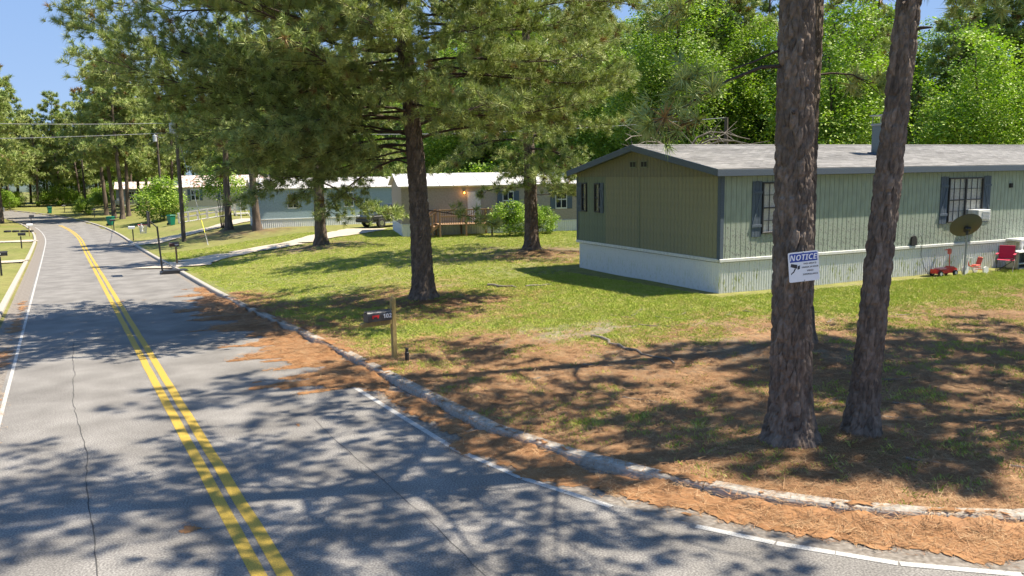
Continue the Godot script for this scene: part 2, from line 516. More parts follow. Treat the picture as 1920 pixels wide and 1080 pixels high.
# ---------------------------------------------------------------- foliage
# tufts of needles round +y
func tufts(variants: int, count: int, length: float, width: float) -> Array:
	var out := []
	for k in variants:
		var t := PackedVector3Array()
		for j in count:
			var a := rng.randf() * TAU
			var s := sqrt(rng.randf()) * 1.35
			var d := Vector3(cos(a) * sin(s), cos(s), sin(a) * sin(s))
			var l := length * rng.randf_range(0.7, 1.1)
			var side := d.cross(Vector3(rng.randf() - 0.5, rng.randf() - 0.5, rng.randf() - 0.5)).normalized() * width * 0.5
			var o := Vector3(0, rng.randf_range(-0.35, 0.15) * length, 0)
			t.append(o + side); t.append(o - side); t.append(o + d * l - Vector3(0, 0.06 * l, 0))
		out.append(t)
	return out

# clusters of broad leaves round the origin
func clusters(variants: int, count: int, spread: float, size: float) -> Array:
	var out := []
	for k in variants:
		var t := PackedVector3Array()
		for j in count:
			var o := Vector3(rng.randfn(), rng.randfn() * 0.7, rng.randfn()) * spread * 0.55
			var a := rng.randf() * TAU
			var d := Vector3(cos(a), rng.randf_range(-0.6, 0.25), sin(a)).normalized()
			var nn := (Vector3.UP + Vector3(rng.randfn(), rng.randfn(), rng.randfn()) * 0.5).normalized()
			var w := d.cross(nn).normalized()
			var l := size * rng.randf_range(0.7, 1.25)
			var mid := o + d * l * 0.45 - nn * 0.06 * l
			t.append(o); t.append(mid + w * l * 0.34); t.append(o + d * l)
			t.append(o); t.append(o + d * l); t.append(mid - w * l * 0.34)
		out.append(t)
	return out

func stem_mesh(pts: PackedVector3Array, rad: PackedFloat32Array, sides: int, rough: float, tint: Color) -> ArrayMesh:
	# furrowed bark: plates standing proud of the cracks between them, each with its own tone
	var v := PackedVector3Array()
	var c := PackedColorArray()
	var ix := PackedInt32Array()
	for k in pts.size():
		var t := (pts[mini(k + 1, pts.size() - 1)] - pts[maxi(k - 1, 0)]).normalized()
		var side := t.cross(Vector3.FORWARD).normalized()
		var up := side.cross(t)
		for s in sides:
			var a := TAU * s / sides
			var d := side * cos(a) + up * sin(a)
			var p := pts[k] + d * rad[k]
			var q := Vector3(p.x, p.y * 0.36, p.z)
			var f := sm(-1.0, -0.62, plates.get_noise_3dv(q)) + 0.35 * sm(-1.0, -0.7, plates.get_noise_3dv(q * 2.3))
			v.append(p + d * rough * (f - 0.7 + 0.25 * cells.get_noise_3dv(q)))
			var tone := 1.0 + 0.34 * cells.get_noise_3dv(q) + 0.15 * n2.get_noise_3dv(p * 90.0)
			var warm := 0.5 + 0.5 * n1.get_noise_3dv(p * 30.0)
			c.append(Color(tint.r * tone * (1.0 + 0.12 * warm), tint.g * tone, tint.b * tone * (1.0 - 0.08 * warm)))
	for k in pts.size() - 1:
		for s in sides:
			var p := k * sides + s
			var p2 := k * sides + (s + 1) % sides
			ix.append(p); ix.append(p2); ix.append(p + sides)
			ix.append(p2); ix.append(p2 + sides); ix.append(p + sides)
	var a := []
	a.resize(Mesh.ARRAY_MAX)
	a[Mesh.ARRAY_VERTEX] = v
	a[Mesh.ARRAY_COLOR] = c
	a[Mesh.ARRAY_INDEX] = ix
	var m := ArrayMesh.new()
	m.add_surface_from_arrays(Mesh.PRIMITIVE_TRIANGLES, a)
	return m

func stem_line(h: float, r: float, lean: Vector2, bend: float, step: float) -> Array:
	var pts := PackedVector3Array()
	var rad := PackedFloat32Array()
	var y := -0.25
	var ph := rng.randf() * TAU
	while true:
		var t := clampf(y / h, 0.0, 1.0)
		pts.append(Vector3(lean.x * y + bend * sin(y * 0.35 + ph) - bend * sin(ph), y, lean.y * y + bend * cos(y * 0.3 + ph) - bend * cos(ph)))
		rad.append(maxf(r * (1.0 - 0.93 * t ** 1.15) * (1.0 + 0.55 * exp(-maxf(y, 0.0) / 0.28)), 0.012))
		if y >= h:
			break
		y = minf(y + step * (1.0 if y < 9.0 else 3.0), h)
	return [pts, rad]

func needle_colour() -> Color:         # each tuft at random, wherever it grows: fresh green, yellowish or, now and then, dead and brown
	var c := Color(0.26, 0.34, 0.10).lerp(Color(0.37, 0.40, 0.14), rng.randf())
	if rng.randf() < 0.03:
		c = Color(0.24, 0.15, 0.06)
	return c * rng.randf_range(0.88, 1.12)

# one limb with its twigs and tufts
func limb(wood: MB, lv: Leaves, tt: Array, at: Vector3, az: float, elev: float, length: float, r: float, droop: float, per_m: float, ts: float, bare := 0.3) -> void:
	var n := maxi(5, int(length * 1.6))
	var pts := PackedVector3Array([at])
	r *= 0.6
	var rad := PackedFloat32Array([r])
	var p := at
	var w1 := rng.randfn() * 0.4
	var ph := rng.randf() * TAU
	for k in n:
		var t := (k + 1.0) / n
		var e := elev - droop * t + 0.35 * maxf(0.0, t - 0.7) + 0.2 * sin(t * 5.0 + ph * 1.7)
		var a := az + w1 * t + 0.24 * sin(t * 7.0 + ph)
		p += Vector3(cos(a) * cos(e), sin(e), sin(a) * cos(e)) * length / n
		pts.append(p)
		rad.append(maxf(r * (1.0 - 0.88 * t), 0.006))
	wood.tube(pts, rad, 6 if r > 0.03 else 4, false)
	var twigs := int(length * per_m)
	for k in twigs:
		var t := bare + (1.0 - bare) * (k + rng.randf()) / twigs
		var f := t * n
		var j := mini(int(f), n - 1)
		var q := pts[j].lerp(pts[j + 1], f - j)
		var d := (pts[j + 1] - pts[j]).normalized()
		var sgn := 1.0 if k % 2 == 0 else -1.0
		var td := d.rotated(Vector3.UP, sgn * rng.randf_range(0.45, 1.25))
		td = (td + Vector3(0, rng.randf_range(-0.35, 0.55), 0)).normalized()
		var tl := clampf(length * (0.12 + 0.24 * (1.0 - t)) * rng.randf_range(0.6, 1.3), 0.25, 1.9)
		var q2 := q + td * tl + Vector3(0, rng.randf_range(-0.1, 0.12) * tl, 0)
		wood.tube(PackedVector3Array([q, q.lerp(q2, 0.5) + Vector3(0, -0.04 * tl, 0), q2]), PackedFloat32Array([maxf(0.012, r * 0.22), 0.009, 0.005]), 3, false)
		var nt := maxi(2, int(tl / (0.2 * ts)) + 1)
		for m in nt:
			var s := 1.0 - 0.78 * m / float(nt)
			var o := q.lerp(q2, s) + Vector3(rng.randfn(), rng.randfn(), rng.randfn()) * 0.07 * ts
			var ax := (td + Vector3(rng.randfn() * 0.45, 0.35 + rng.randfn() * 0.4, rng.randfn() * 0.45)).normalized()
			lv.add(tt[rng.randi() % tt.size()], Transform3D(tilt(ax).scaled(Vector3.ONE * ts * rng.randf_range(0.75, 1.2)), o), needle_colour())
	for k in 3:
		lv.add(tt[rng.randi() % tt.size()], Transform3D(tilt((p - pts[n - 1]).normalized() + Vector3(rng.randfn(), rng.randfn(), rng.randfn()) * 0.3).scaled(Vector3.ONE * ts), p), needle_colour())

# a turn that takes +y to the given direction, with a random spin
func tilt(d: Vector3) -> Basis:
	d = d.normalized()
	var x := d.cross(Vector3(rng.randf() - 0.5, rng.randf() - 0.5, rng.randf() - 0.5)).normalized()
	return Basis(x, d, x.cross(d))

# spec: h, r, lean, bend, from, limbs, len, ts (tuft size), per_m, sides, step, rough, extra [[height, azimuth, length, elevation, droop, radius]]
func pine(label: String, group: String, at: Vector3, tt: Array, spec: Dictionary) -> Node3D:
	var o := thing("pine_tree", label, "pine tree", at, 0.0, group)
	var h: float = spec.h
	var line := stem_line(h, spec.r, spec.get("lean", Vector2.ZERO), spec.get("bend", 0.06), spec.get("step", 0.3))
	var pts: PackedVector3Array = line[0]
	part("trunk", stem_mesh(pts, line[1], spec.get("sides", 14), spec.get("rough", 0.015), spec.get("tint", Color(0.16, 0.13, 0.11))), M.bark, o)
	var wood := MB.new()
	var lv := Leaves.new()
	var ts: float = spec.get("ts", 1.0)
	var per_m: float = spec.get("per_m", 3.5)
	var base := spec.get("from", h * 0.5) as float
	var count: int = spec.limbs
	for k in count:
		var t := (k + rng.randf() * 0.8) / count
		var y := lerpf(base, h * 0.985, t)
		var a := k * 2.4 + rng.randfn() * 0.4
		var l: float = spec.len * (1.0 - t) ** 0.6 * rng.randf_range(0.65, 1.15) + 0.5
		var e := lerpf(-0.05, 0.75, t) + rng.randfn() * 0.12
		limb(wood, lv, tt, stem_at(pts, y), a, e, l, clampf(0.018 * l + 0.01, 0.015, 0.1), rng.randf_range(0.0, 0.35), per_m, ts, 0.25)
	for x in spec.get("extra", []):
		limb(wood, lv, tt, stem_at(pts, x[0]), deg_to_rad(x[1]), deg_to_rad(x[3]), x[2], x[5], deg_to_rad(x[4]), x[6] if x.size() > 6 else per_m, ts, x[7] if x.size() > 7 else 0.2)
	for k in int(spec.get("stubs", 0)):
		var y := rng.randf_range(2.0, base)
		var a := rng.randf() * TAU
		var q := stem_at(pts, y)
		var d := Vector3(cos(a), rng.randf_range(-0.2, 0.35), sin(a))
		var l: float = spec.r * 1.0 + rng.randf_range(0.05, 0.25)
		wood.tube(PackedVector3Array([q, q + d * l * 0.6, q + d * l + Vector3(0, -0.05, 0)]), PackedFloat32Array([0.035, 0.025, 0.012]), 5, true)
	part("branchwork", wood.mesh(), M.limb_bark, o)
	var cr := part("crown", lv.mesh(), M.needles, o)
	cr.set_meta("kind", "stuff")
	return o

func stem_at(pts: PackedVector3Array, y: float) -> Vector3:
	for k in pts.size() - 1:
		if pts[k + 1].y >= y:
			return pts[k].lerp(pts[k + 1], (y - pts[k].y) / (pts[k + 1].y - pts[k].y))
	return pts[pts.size() - 1]

func broadleaf(label: String, group: String, at: Vector3, tt: Array, h: float, spread: float, count: int, dark: Color, bright: Color, called := "broadleaf_tree", stems := 1, low := 0.22) -> Node3D:
	var o := thing(called, label, "tree" if called != "shrub" else "shrub", at, 0.0, group)
	var wood := MB.new()
	var lv := Leaves.new()
	var n := FastNoiseLite.new()
	n.seed = rng.randi() % 1000
	n.frequency = 0.32 / maxf(spread * 0.3, 0.4)
	for s in stems:
		var a0 := rng.randf() * TAU
		var foot := Vector3(cos(a0), 0, sin(a0)) * (0.0 if stems == 1 else 0.18 * spread * 0.3)
		var lean := Vector3(cos(a0), 0, sin(a0)) * (0.05 if stems == 1 else 0.22)
		var pts := PackedVector3Array()
		var rad := PackedFloat32Array()
		for k in 9:
			var y := h * 0.86 * k / 8.0
			pts.append(foot + Vector3(0, y - (0.15 if k == 0 else 0.0), 0) + lean * y + Vector3(sin(k * 1.3 + a0), 0, cos(k * 1.7 + a0)) * 0.02 * h * (k / 8.0))
			rad.append(maxf(h * 0.016 / sqrt(stems) * (1.0 - 0.85 * k / 8.0), 0.012))
		wood.tube(pts, rad, 8, false)
		for k in 14 / stems + 2:
			var t := rng.randf_range(0.3, 0.98)
			var b := pts[int(t * 8)]
			var a := k * 2.4 + a0
			var l := spread * rng.randf_range(0.5, 0.9) * (1.0 - 0.45 * t)
			var e := rng.randf_range(0.25, 0.95)
			var q := b + Vector3(cos(a) * cos(e), sin(e), sin(a) * cos(e)) * l
			wood.tube(PackedVector3Array([b, b.lerp(q, 0.5) + Vector3(0, -0.04 * l, 0), q]), PackedFloat32Array([rad[int(t * 8)] * 0.5, rad[int(t * 8)] * 0.3, 0.01]), 5, false)
	var made := 0
	var tries := 0
	while made < count and tries < count * 12:
		tries += 1
		var d := Vector3(rng.randfn(), rng.randfn(), rng.randfn()).normalized()
		var rr := rng.randf() ** 0.42
		var e := d * rr
		var p := Vector3(e.x * spread, h * (0.5 + low * 0.5) + e.y * h * (0.5 - low * 0.5), e.z * spread)
		p.x *= 1.0 - 0.3 * maxf(e.y, 0.0)
		p.z *= 1.0 - 0.3 * maxf(e.y, 0.0)
		if n.get_noise_3dv(p) < -0.02 + 0.25 * (rr - 0.75):
			continue
		made += 1
		var c := dark.lerp(bright, rng.randf() ** 1.6) * rng.randf_range(0.8, 1.2)
		lv.add(tt[rng.randi() % tt.size()], Transform3D(Basis(Vector3.UP, rng.randf() * TAU).rotated(Vector3.RIGHT, rng.randfn() * 0.35), p), c)
	part("trunk" if called != "shrub" else "stems", wood.mesh(), M.limb_bark, o)
	part("crown" if called != "shrub" else "foliage", lv.mesh(), M.leaf, o).set_meta("kind", "stuff")
	return o

# ---------------------------------------------------------------- the setting
func along_x(line: PackedVector2Array, z: float) -> float:
	for k in line.size() - 1:
		if line[k + 1].y >= z:
			return lerpf(line[k].x, line[k + 1].x, (z - line[k].y) / (line[k + 1].y - line[k].y))
	return line[line.size() - 1].x

func along_z(line: PackedVector2Array, x: float) -> float:
	for k in range(36, line.size() - 1):
		if line[k + 1].x >= x:
			return lerpf(line[k].y, line[k + 1].y, (x - line[k].x) / maxf(1e-6, line[k + 1].x - line[k].x))
	return line[line.size() - 1].y

func steps(marks: Array) -> PackedFloat32Array:      # [start, [end, step], ...]
	var out := PackedFloat32Array([marks[0]])
	var at: float = marks[0]
	for k in range(1, marks.size()):
		var n := int(round(absf(marks[k][0] - at) / marks[k][1]))
		for j in n:
			out.append(lerpf(at, marks[k][0], (j + 1.0) / n))
		at = marks[k][0]
	return out

func grid_mesh(nx: int, nz: int, v: PackedVector3Array, c: PackedColorArray) -> ArrayMesh:   # rows run along x; z falls from row to row
	var n := PackedVector3Array()
	n.resize(v.size())
	var ix := PackedInt32Array()
	for j in nz:
		for k in nx:
			var p := j * nx + k
			var dx := v[mini(k + 1, nx - 1) + j * nx] - v[maxi(k - 1, 0) + j * nx]
			var dz := v[k + mini(j + 1, nz - 1) * nx] - v[k + maxi(j - 1, 0) * nx]
			var nn := dx.cross(dz)
			n[p] = (nn if nn.y > 0.0 else -nn).normalized()
			if k < nx - 1 and j < nz - 1:
				ix.append(p); ix.append(p + nx); ix.append(p + nx + 1)
				ix.append(p); ix.append(p + nx + 1); ix.append(p + 1)
	var a := []
	a.resize(Mesh.ARRAY_MAX)
	a[Mesh.ARRAY_VERTEX] = v
	a[Mesh.ARRAY_NORMAL] = n
	a[Mesh.ARRAY_COLOR] = c
	a[Mesh.ARRAY_INDEX] = ix
	var m := ArrayMesh.new()
	m.add_surface_from_arrays(Mesh.PRIMITIVE_TRIANGLES, a)
	return m

func make_ground() -> void:
	var xs := steps([-220.0, [-40.0, 12.0], [-8.0, 2.0], [-1.5, 0.5], [4.5, 1.0], [14.0, 0.14], [22.0, 0.25], [40.0, 0.75], [80.0, 3.0], [260.0, 15.0]])
	var zs := steps([60.0, [8.0, 6.0], [-2.0, 1.0], [-16.0, 0.14], [-32.0, 0.25], [-62.0, 0.6], [-130.0, 1.5], [-260.0, 5.0], [-420.0, 20.0]])
	var v := PackedVector3Array()
	var c := PackedColorArray()
	for z in zs:
		for x in xs:
			var o := off_kerb(x, z)
			var l := (middle(-z) - 3.72) - x if z < 3.0 else -1.9 - x
			var y := land(x, z) - 0.08
			if o > -0.05:
				y += 0.18 * sm(-0.05, 0.2, o) + mound(x, z) + 0.05 * n1.get_noise_2d(x * 9.0, z * 9.0) * clampf(o, 0.0, 1.0)
			elif l > -0.05:
				y += 0.18 * sm(-0.05, 0.2, l) + 0.04 * n1.get_noise_2d(x * 9.0, z * 9.0) * clampf(l, 0.0, 1.0)
			v.append(Vector3(x, y, z))
			var g := Color(0.28, 0.32, 0.05).lerp(Color(0.43, 0.40, 0.12), clampf(0.5 + 0.9 * n1.get_noise_2d(x * 12.0 + 50.0, z * 12.0), 0.0, 1.0))
			var s := straw_at(x, z) if x > 3.0 and x < 45.0 and z > -75.0 else clampf(n1.get_noise_2d(x * 14.0, z * 14.0) * 1.6 - 0.35, 0.0, 0.8)
			if o < 0.0 and l < 0.0:
				s = 1.0
			var litter := Color(0.30, 0.18, 0.09).lerp(Color(0.40, 0.33, 0.19), sm(0.0, 0.45, n2.get_noise_2d(x * 33.0 + 80.0, z * 33.0)))
			litter = litter.lerp(Color(0.17, 0.105, 0.06), sm(0.05, 0.5, n2.get_noise_2d(x * 45.0, z * 45.0 + 60.0)))
			g = g.lerp(litter * (1.0 + 0.3 * n2.get_noise_2d(x * 150.0, z * 150.0)), s * 0.92)
			if x > 3.0 and x < 30.0 and z > -40.0:
				g = g.lerp(Color(0.46, 0.405, 0.33), sand_at(x, z) * 0.85)
			c.append(g)
	struct("ground", grid_mesh(xs.size(), zs.size(), v, c), M.soil)

func make_road() -> void:
	var v := PackedVector3Array()
	var c := PackedColorArray()
	var zs := steps([6.0, [-60.0, 1.0], [-250.0, 2.5]])
	for z in zs:
		var x0 := middle(-z) - 3.1
		var x1 := along_x(edge_r, z) if z < -4.05 else 7.72
		for k in 9:
			var x := lerpf(x0, x1, k / 8.0)
			v.append(Vector3(x, land(x, z), z))
			c.append(Color.WHITE)
	var root := Node3D.new()
	root.name = "road"
	add_child(root)
	root.set_meta("kind", "structure")
	part("carriageway", grid_mesh(9, zs.size(), v, c), M.asphalt, root)
	v = PackedVector3Array()
	c = PackedColorArray()
	var xs := steps([7.72, [20.0, 0.7], [90.0, 5.0]])
	for j in 7:
		for x in xs:
			var z := lerpf(6.0, along_z(edge_r, x), j / 6.0)
			v.append(Vector3(x, land(x, z), z))
			c.append(Color.WHITE)
	part("carriageway", grid_mesh(xs.size(), 7, v, c), M.asphalt, root)
	# double yellow line
	for x in [1.45, 1.67]:
		var m := MB.new()
		var pz := 6.0
		while pz > -112.0:
			var nz := pz - (0.8 if pz > -40.0 else 2.0)
			var wob := 0.012 * n2.get_noise_2d(pz * 60.0, x * 70.0)
			var wob2 := 0.012 * n2.get_noise_2d(nz * 60.0, x * 70.0)
			var a: float = x + middle(-pz) - 1.82
			var b: float = x + middle(-nz) - 1.82
			m.quad(ry(b - 0.072 + wob2, nz, 0.005), ry(b + 0.072 + wob2, nz, 0.005), ry(a + 0.072 + wob, pz, 0.005), ry(a - 0.072 + wob, pz, 0.005))
			pz = nz
		part("yellow_line", m.mesh(), M.yellow_paint, root)
	# white edge line, worn through in places
	var w := MB.new()
	for k in edge_r.size() - 1:
		var a := edge_r[k]
		var b := edge_r[k + 1]
		var n := maxi(1, int(a.distance_to(b) / 0.55))
		var q := (b - a).orthogonal().normalized()
		if q.x > 0.0 or (absf(q.x) < 0.3 and q.y < 0.0):
			q = -q
		for j in n:
			var p0 := a.lerp(b, j / float(n))
			var p1 := a.lerp(b, (j + 0.985) / float(n))
			if n1.get_noise_2d(p0.x * 40.0, p0.y * 40.0) < -0.33 or (p0.y < -28.0):
				continue
			var wd := 0.1
			gq(w, ry(p0.x, p0.y, 0.005), ry(p1.x, p1.y, 0.005), ry(p1.x + q.x * wd, p1.y + q.y * wd, 0.005), ry(p0.x + q.x * wd, p0.y + q.y * wd, 0.005))
	part("white_line", w.mesh(), M.white_paint, root)
	var wl := MB.new()
	var z := 2.0
	while z > -110.0:
		var a := middle(-z) - 3.0
		var b := middle(-z + 2.0) - 3.0
		wl.quad(ry(b - 0.035, z - 2.0, 0.005), ry(b + 0.035, z - 2.0, 0.005), ry(a + 0.035, z, 0.005), ry(a - 0.035, z, 0.005))
		z -= 2.0
	part("white_line", wl.mesh(), M.white_paint, root)
	# cracks
	for cr in [[0.02, -5.0, -24.0, 0.010], [3.4, -6.0, -13.0, 0.006]]:
		var m := MB.new()
		var zz: float = cr[1]
		while zz > cr[2]:
			var xa: float = cr[0] + 0.12 * n1.get_noise_2d(zz * 14.0, cr[0]) + 0.03 * n2.get_noise_2d(zz * 110.0, 4.0)
			var xb: float = cr[0] + 0.12 * n1.get_noise_2d((zz - 0.2) * 14.0, cr[0]) + 0.03 * n2.get_noise_2d((zz - 0.2) * 110.0, 4.0)
			var hw: float = cr[3] * (0.6 + 0.5 * n2.get_noise_2d(zz * 50.0, 9.0))
			m.quad(ry(xb - hw, zz - 0.2, 0.004), ry(xb + hw, zz - 0.2, 0.004), ry(xa + hw, zz, 0.004), ry(xa - hw, zz, 0.004))
			zz -= 0.2
		part("crack", m.mesh(), M.crack, root)

func ry(x: float, z: float, up := 0.0) -> Vector3:
	return Vector3(x, land(x, z) + up, z)

# concrete gutter and kerb, cast in lengths with joints between them
func make_kerb(called: String, k_line: PackedVector2Array, e_line: PackedVector2Array, sgn: float) -> void:
	var root := Node3D.new()
	root.name = called
	add_child(root)
	root.set_meta("kind", "structure")
	var g := MB.new()
	var block := MB.new()
	var run := 0.0
	for k in k_line.size() - 1:
		var len := k_line[k].distance_to(k_line[k + 1])
		var far := k_line[k].y < -70.0
		var n := maxi(1, int(len / (6.0 if far else 0.5)))
		for j in n:
			var t0 := j / float(n)
			var t1 := (j + 1.0) / n
			var a := k_line[k].lerp(k_line[k + 1], t0)
			var b := k_line[k].lerp(k_line[k + 1], t1)
			var ea := e_line[k].lerp(e_line[k + 1], t0)
			var eb := e_line[k].lerp(e_line[k + 1], t1)
			gq(g, ry(ea.x, ea.y, 0.0), ry(eb.x, eb.y, 0.0), ry(b.x, b.y, -0.01), ry(a.x, a.y, -0.01))
			var d := (b - a).normalized()
			var q := Vector2(d.y, -d.x) * sgn
			run += a.distance_to(b)
			var cut := run > 3.0 and not far
			var bb := b - d * (0.012 if cut else 0.0)
			var prof := [Vector2(0, -0.06), Vector2(0.015, 0.085), Vector2(0.035, 0.112), Vector2(0.07, 0.122), Vector2(0.2, 0.124), Vector2(0.215, 0.04)]
			for m in prof.size() - 1:
				var p0: Vector2 = prof[m]
				var p1: Vector2 = prof[m + 1]
				gq(block, ry(a.x + q.x * p0.x, a.y + q.y * p0.x, p0.y), ry(bb.x + q.x * p0.x, bb.y + q.y * p0.x, p0.y), ry(bb.x + q.x * p1.x, bb.y + q.y * p1.x, p1.y), ry(a.x + q.x * p1.x, a.y + q.y * p1.x, p1.y))
			if cut:
				part("kerb_block", block.mesh(), M.concrete, root)
				block = MB.new()
				run = 0.0
	part("kerb_block", block.mesh(), M.concrete, root)
	part("gutter", g.mesh(), M.gutter, root)

func gq(m: MB, a: Vector3, b: Vector3, c: Vector3, d: Vector3) -> void:   # a quad that faces upwards, whichever way its corners run
	if (c - a).cross(b - a).y >= 0.0:
		m.quad(a, b, c, d)
	else:
		m.quad(b, a, d, c)

# sandy drives: a strip along a line of points with its own width
var drives := []

func on_drive(x: float, z: float) -> bool:
	for d in drives:
		for k in d[0].size() - 1:
			var a := Vector2(d[0][k][0], d[0][k][1])
			var ab := Vector2(d[0][k + 1][0], d[0][k + 1][1]) - a
			var t := clampf((Vector2(x, z) - a).dot(ab) / ab.length_squared(), 0.0, 1.0)
			if (Vector2(x, z) - a - ab * t).length() < lerpf(d[1][k], d[1][k + 1], t) * 0.95:
				return true
	return false

func drive(called: String, pts: Array, wide: Array) -> void:
	drives.append([pts, wide])
	var m := MB.new()
	for k in pts.size() - 1:
		var a := Vector2(pts[k][0], pts[k][1])
		var b := Vector2(pts[k + 1][0], pts[k + 1][1])
		var n := maxi(2, int(a.distance_to(b) / 0.5))
		var q := (b - a).orthogonal().normalized()
		for j in n:
			for s in 4:
				var w0: float = lerpf(wide[k], wide[k + 1], j / float(n))
				var w1: float = lerpf(wide[k], wide[k + 1], (j + 1.0) / n)
				var p0 := a.lerp(b, j / float(n))
				var p1 := a.lerp(b, (j + 1.0) / n)
				w0 *= 1.0 + 0.25 * n1.get_noise_2d(p0.x * 40.0, p0.y * 40.0)
				w1 *= 1.0 + 0.25 * n1.get_noise_2d(p1.x * 40.0, p1.y * 40.0)
				var f0 := s / 2.0 - 1.0
				var f1 := (s + 1) / 2.0 - 1.0
				gq(m, dr(p0 + q * w0 * f0), dr(p1 + q * w1 * f0), dr(p1 + q * w1 * f1), dr(p0 + q * w0 * f1))
	struct(called, m.mesh(), M.sand)

func dr(p: Vector2) -> Vector3:
	return Vector3(p.x, lawn(p.x, p.y) + 0.06, p.y)

# straw lying on the street, in the gutters and over the kerb
func drift(x: float, z: float, o: float) -> float:
	var f := n1.get_noise_2d(x * 30.0, z * 30.0)
	var g := n2.get_noise_2d(x * 70.0, z * 70.0)
	var a := -1.0
	if z > -36.0 and o > -3.0 and o < 0.35:
		var cut := -36.0 if x < 7.0 else -60.0
		a = 0.74 - absf(o + 0.36) / 0.5 + 0.9 * f + 0.5 * g - 0.5 * sm(-30.0, cut, z) + 0.25 * sm(6.0, 8.0, x)
		if o > 0.0:
			a -= 0.16
		if z < -15.0:
			var st := n1.get_noise_2d(x * 12.0, z * 75.0) * 1.2 + 0.4 * g
			a = maxf(a, 0.38 - absf(o + 0.7) / 1.5 + st - 0.6 * sm(-29.0, -36.0, z))
	if x < 0.4:
		a = maxf(a, 0.12 - absf(x + 1.45) / 0.5 + 1.0 * n1.get_noise_2d(x * 14.0, z * 14.0) + 0.5 * g)
	elif o < -1.0:
		a = maxf(a, f * 0.9 + g * 0.9 - 0.92)
	return a

func make_straw(tmpl: Mesh) -> void:
	var m := MB.new()
	var at := []
	var tint := []
	var cell := 0.055
	for patch in [[-2.0, 9.2, -36.0, -3.2], [9.2, 24.0, -5.0, -2.4]]:
		var nx := int((patch[1] - patch[0]) / cell)
		var nz := int((patch[3] - patch[2]) / cell)
		for j in nz:
			for k in nx:
				var x: float = patch[0] + k * cell
				var z: float = patch[2] + j * cell
				var o := off_kerb(x, z) if x > 1.8 else -3.0
				if o > 0.3 or o < -3.0 and x > 0.4:
					continue
				var a := drift(x, z, o)
				if a <= 0.0:
					continue
				var P := []
				var low := 9.0
				var high := -9.0
				for q in [[0, 0], [1, 0], [1, 1], [0, 1]]:
					var xx: float = x + q[0] * cell
					var zz: float = z + q[1] * cell
					xx += cell * 0.9 * n2.get_noise_2d(xx * 900.0, zz * 900.0)
					zz += cell * 0.9 * n2.get_noise_2d(xx * 900.0 + 70.0, zz * 900.0)
					var oo := off_kerb(xx, zz) if x > 1.8 else o
					low = minf(low, oo)
					high = maxf(high, oo)
					var dd := maxf(0.0, drift(xx, zz, oo))
					var up := 0.126 if oo > 0.0 else 0.1 * sm(-0.3, 0.0, oo) * clampf(dd * 1.6, 0.0, 1.0)
					P.append(Vector3(xx, land(xx, zz) + up + 0.006 + minf(0.03, 0.05 * dd), zz))
				if low < 0.02 and high > 0.0:
					continue
				var tn := 1.0 + 0.4 * n2.get_noise_2d(x * 120.0, z * 120.0)
				m.col = Color(0.27, 0.135, 0.055) * tn
				m.col.a = 1.0
				gq(m, P[0], P[1], P[2], P[3])
				if rng.randf() < 0.3 + 0.5 * a:
					at.append(P[0] + Vector3(rng.randf() * cell, 0.004, rng.randf() * cell))
	var o := part("pine_straw_drift", m.mesh(), M.straw, self)
	o.set_meta("kind", "stuff")
	o.set_meta("label", "brown pine straw heaped along the gutter and kerb")
	o.set_meta("category", "pine straw")
	# loose needles on the lawn
	var tries := 0
	while tries < 260000:
		tries += 1
		var x := 5.5 + 26.0 * rng.randf() ** 1.4
		var z := -3.6 - 30.0 * rng.randf() ** 1.5
		var k := off_kerb(x, z)
		if k < 0.15 or rng.randf() > straw_at(x, z) * 1.1 - 0.1 or inside_home(x, z):
			continue
		at.append(Vector3(x, lawn(x, z) + 0.004, z))
	scatter("pine_straw", tmpl, M.straw, at, 0.16, [Color(0.36, 0.19, 0.085), Color(0.22, 0.11, 0.05), Color(0.42, 0.28, 0.15)], "fallen brown pine needles strewn under the pines", "pine straw")

func inside_home(x: float, z: float) -> bool:
	return x > 17.0 and z < -17.9 + 0.08 * (x - 17.6) and z > -28.2

func scatter(called: String, tmpl: Mesh, mat: Material, at: Array, tipping: float, tones: Array, label: String, category: String, smin := 0.7, smax := 1.3) -> void:
	var mm := MultiMesh.new()
	mm.transform_format = MultiMesh.TRANSFORM_3D
	mm.use_colors = true
	mm.mesh = tmpl
	mm.instance_count = at.size()
	for k in at.size():
		var b := Basis(Vector3.UP, rng.randf() * TAU).rotated(Vector3.RIGHT, rng.randfn() * tipping)
		mm.set_instance_transform(k, Transform3D(b.scaled(Vector3.ONE * rng.randf_range(smin, smax)), at[k]))
		var c: Color = tones[rng.randi() % tones.size()].lerp(tones[rng.randi() % tones.size()], rng.randf()) * rng.randf_range(0.8, 1.2)
		c.a = 1.0
		mm.set_instance_color(k, c)
	var o := MultiMeshInstance3D.new()
	o.name = called
	o.multimesh = mm
	o.material_override = mat
	add_child(o)
	o.set_meta("kind", "stuff")
	o.set_meta("label", label)
	o.set_meta("category", category)

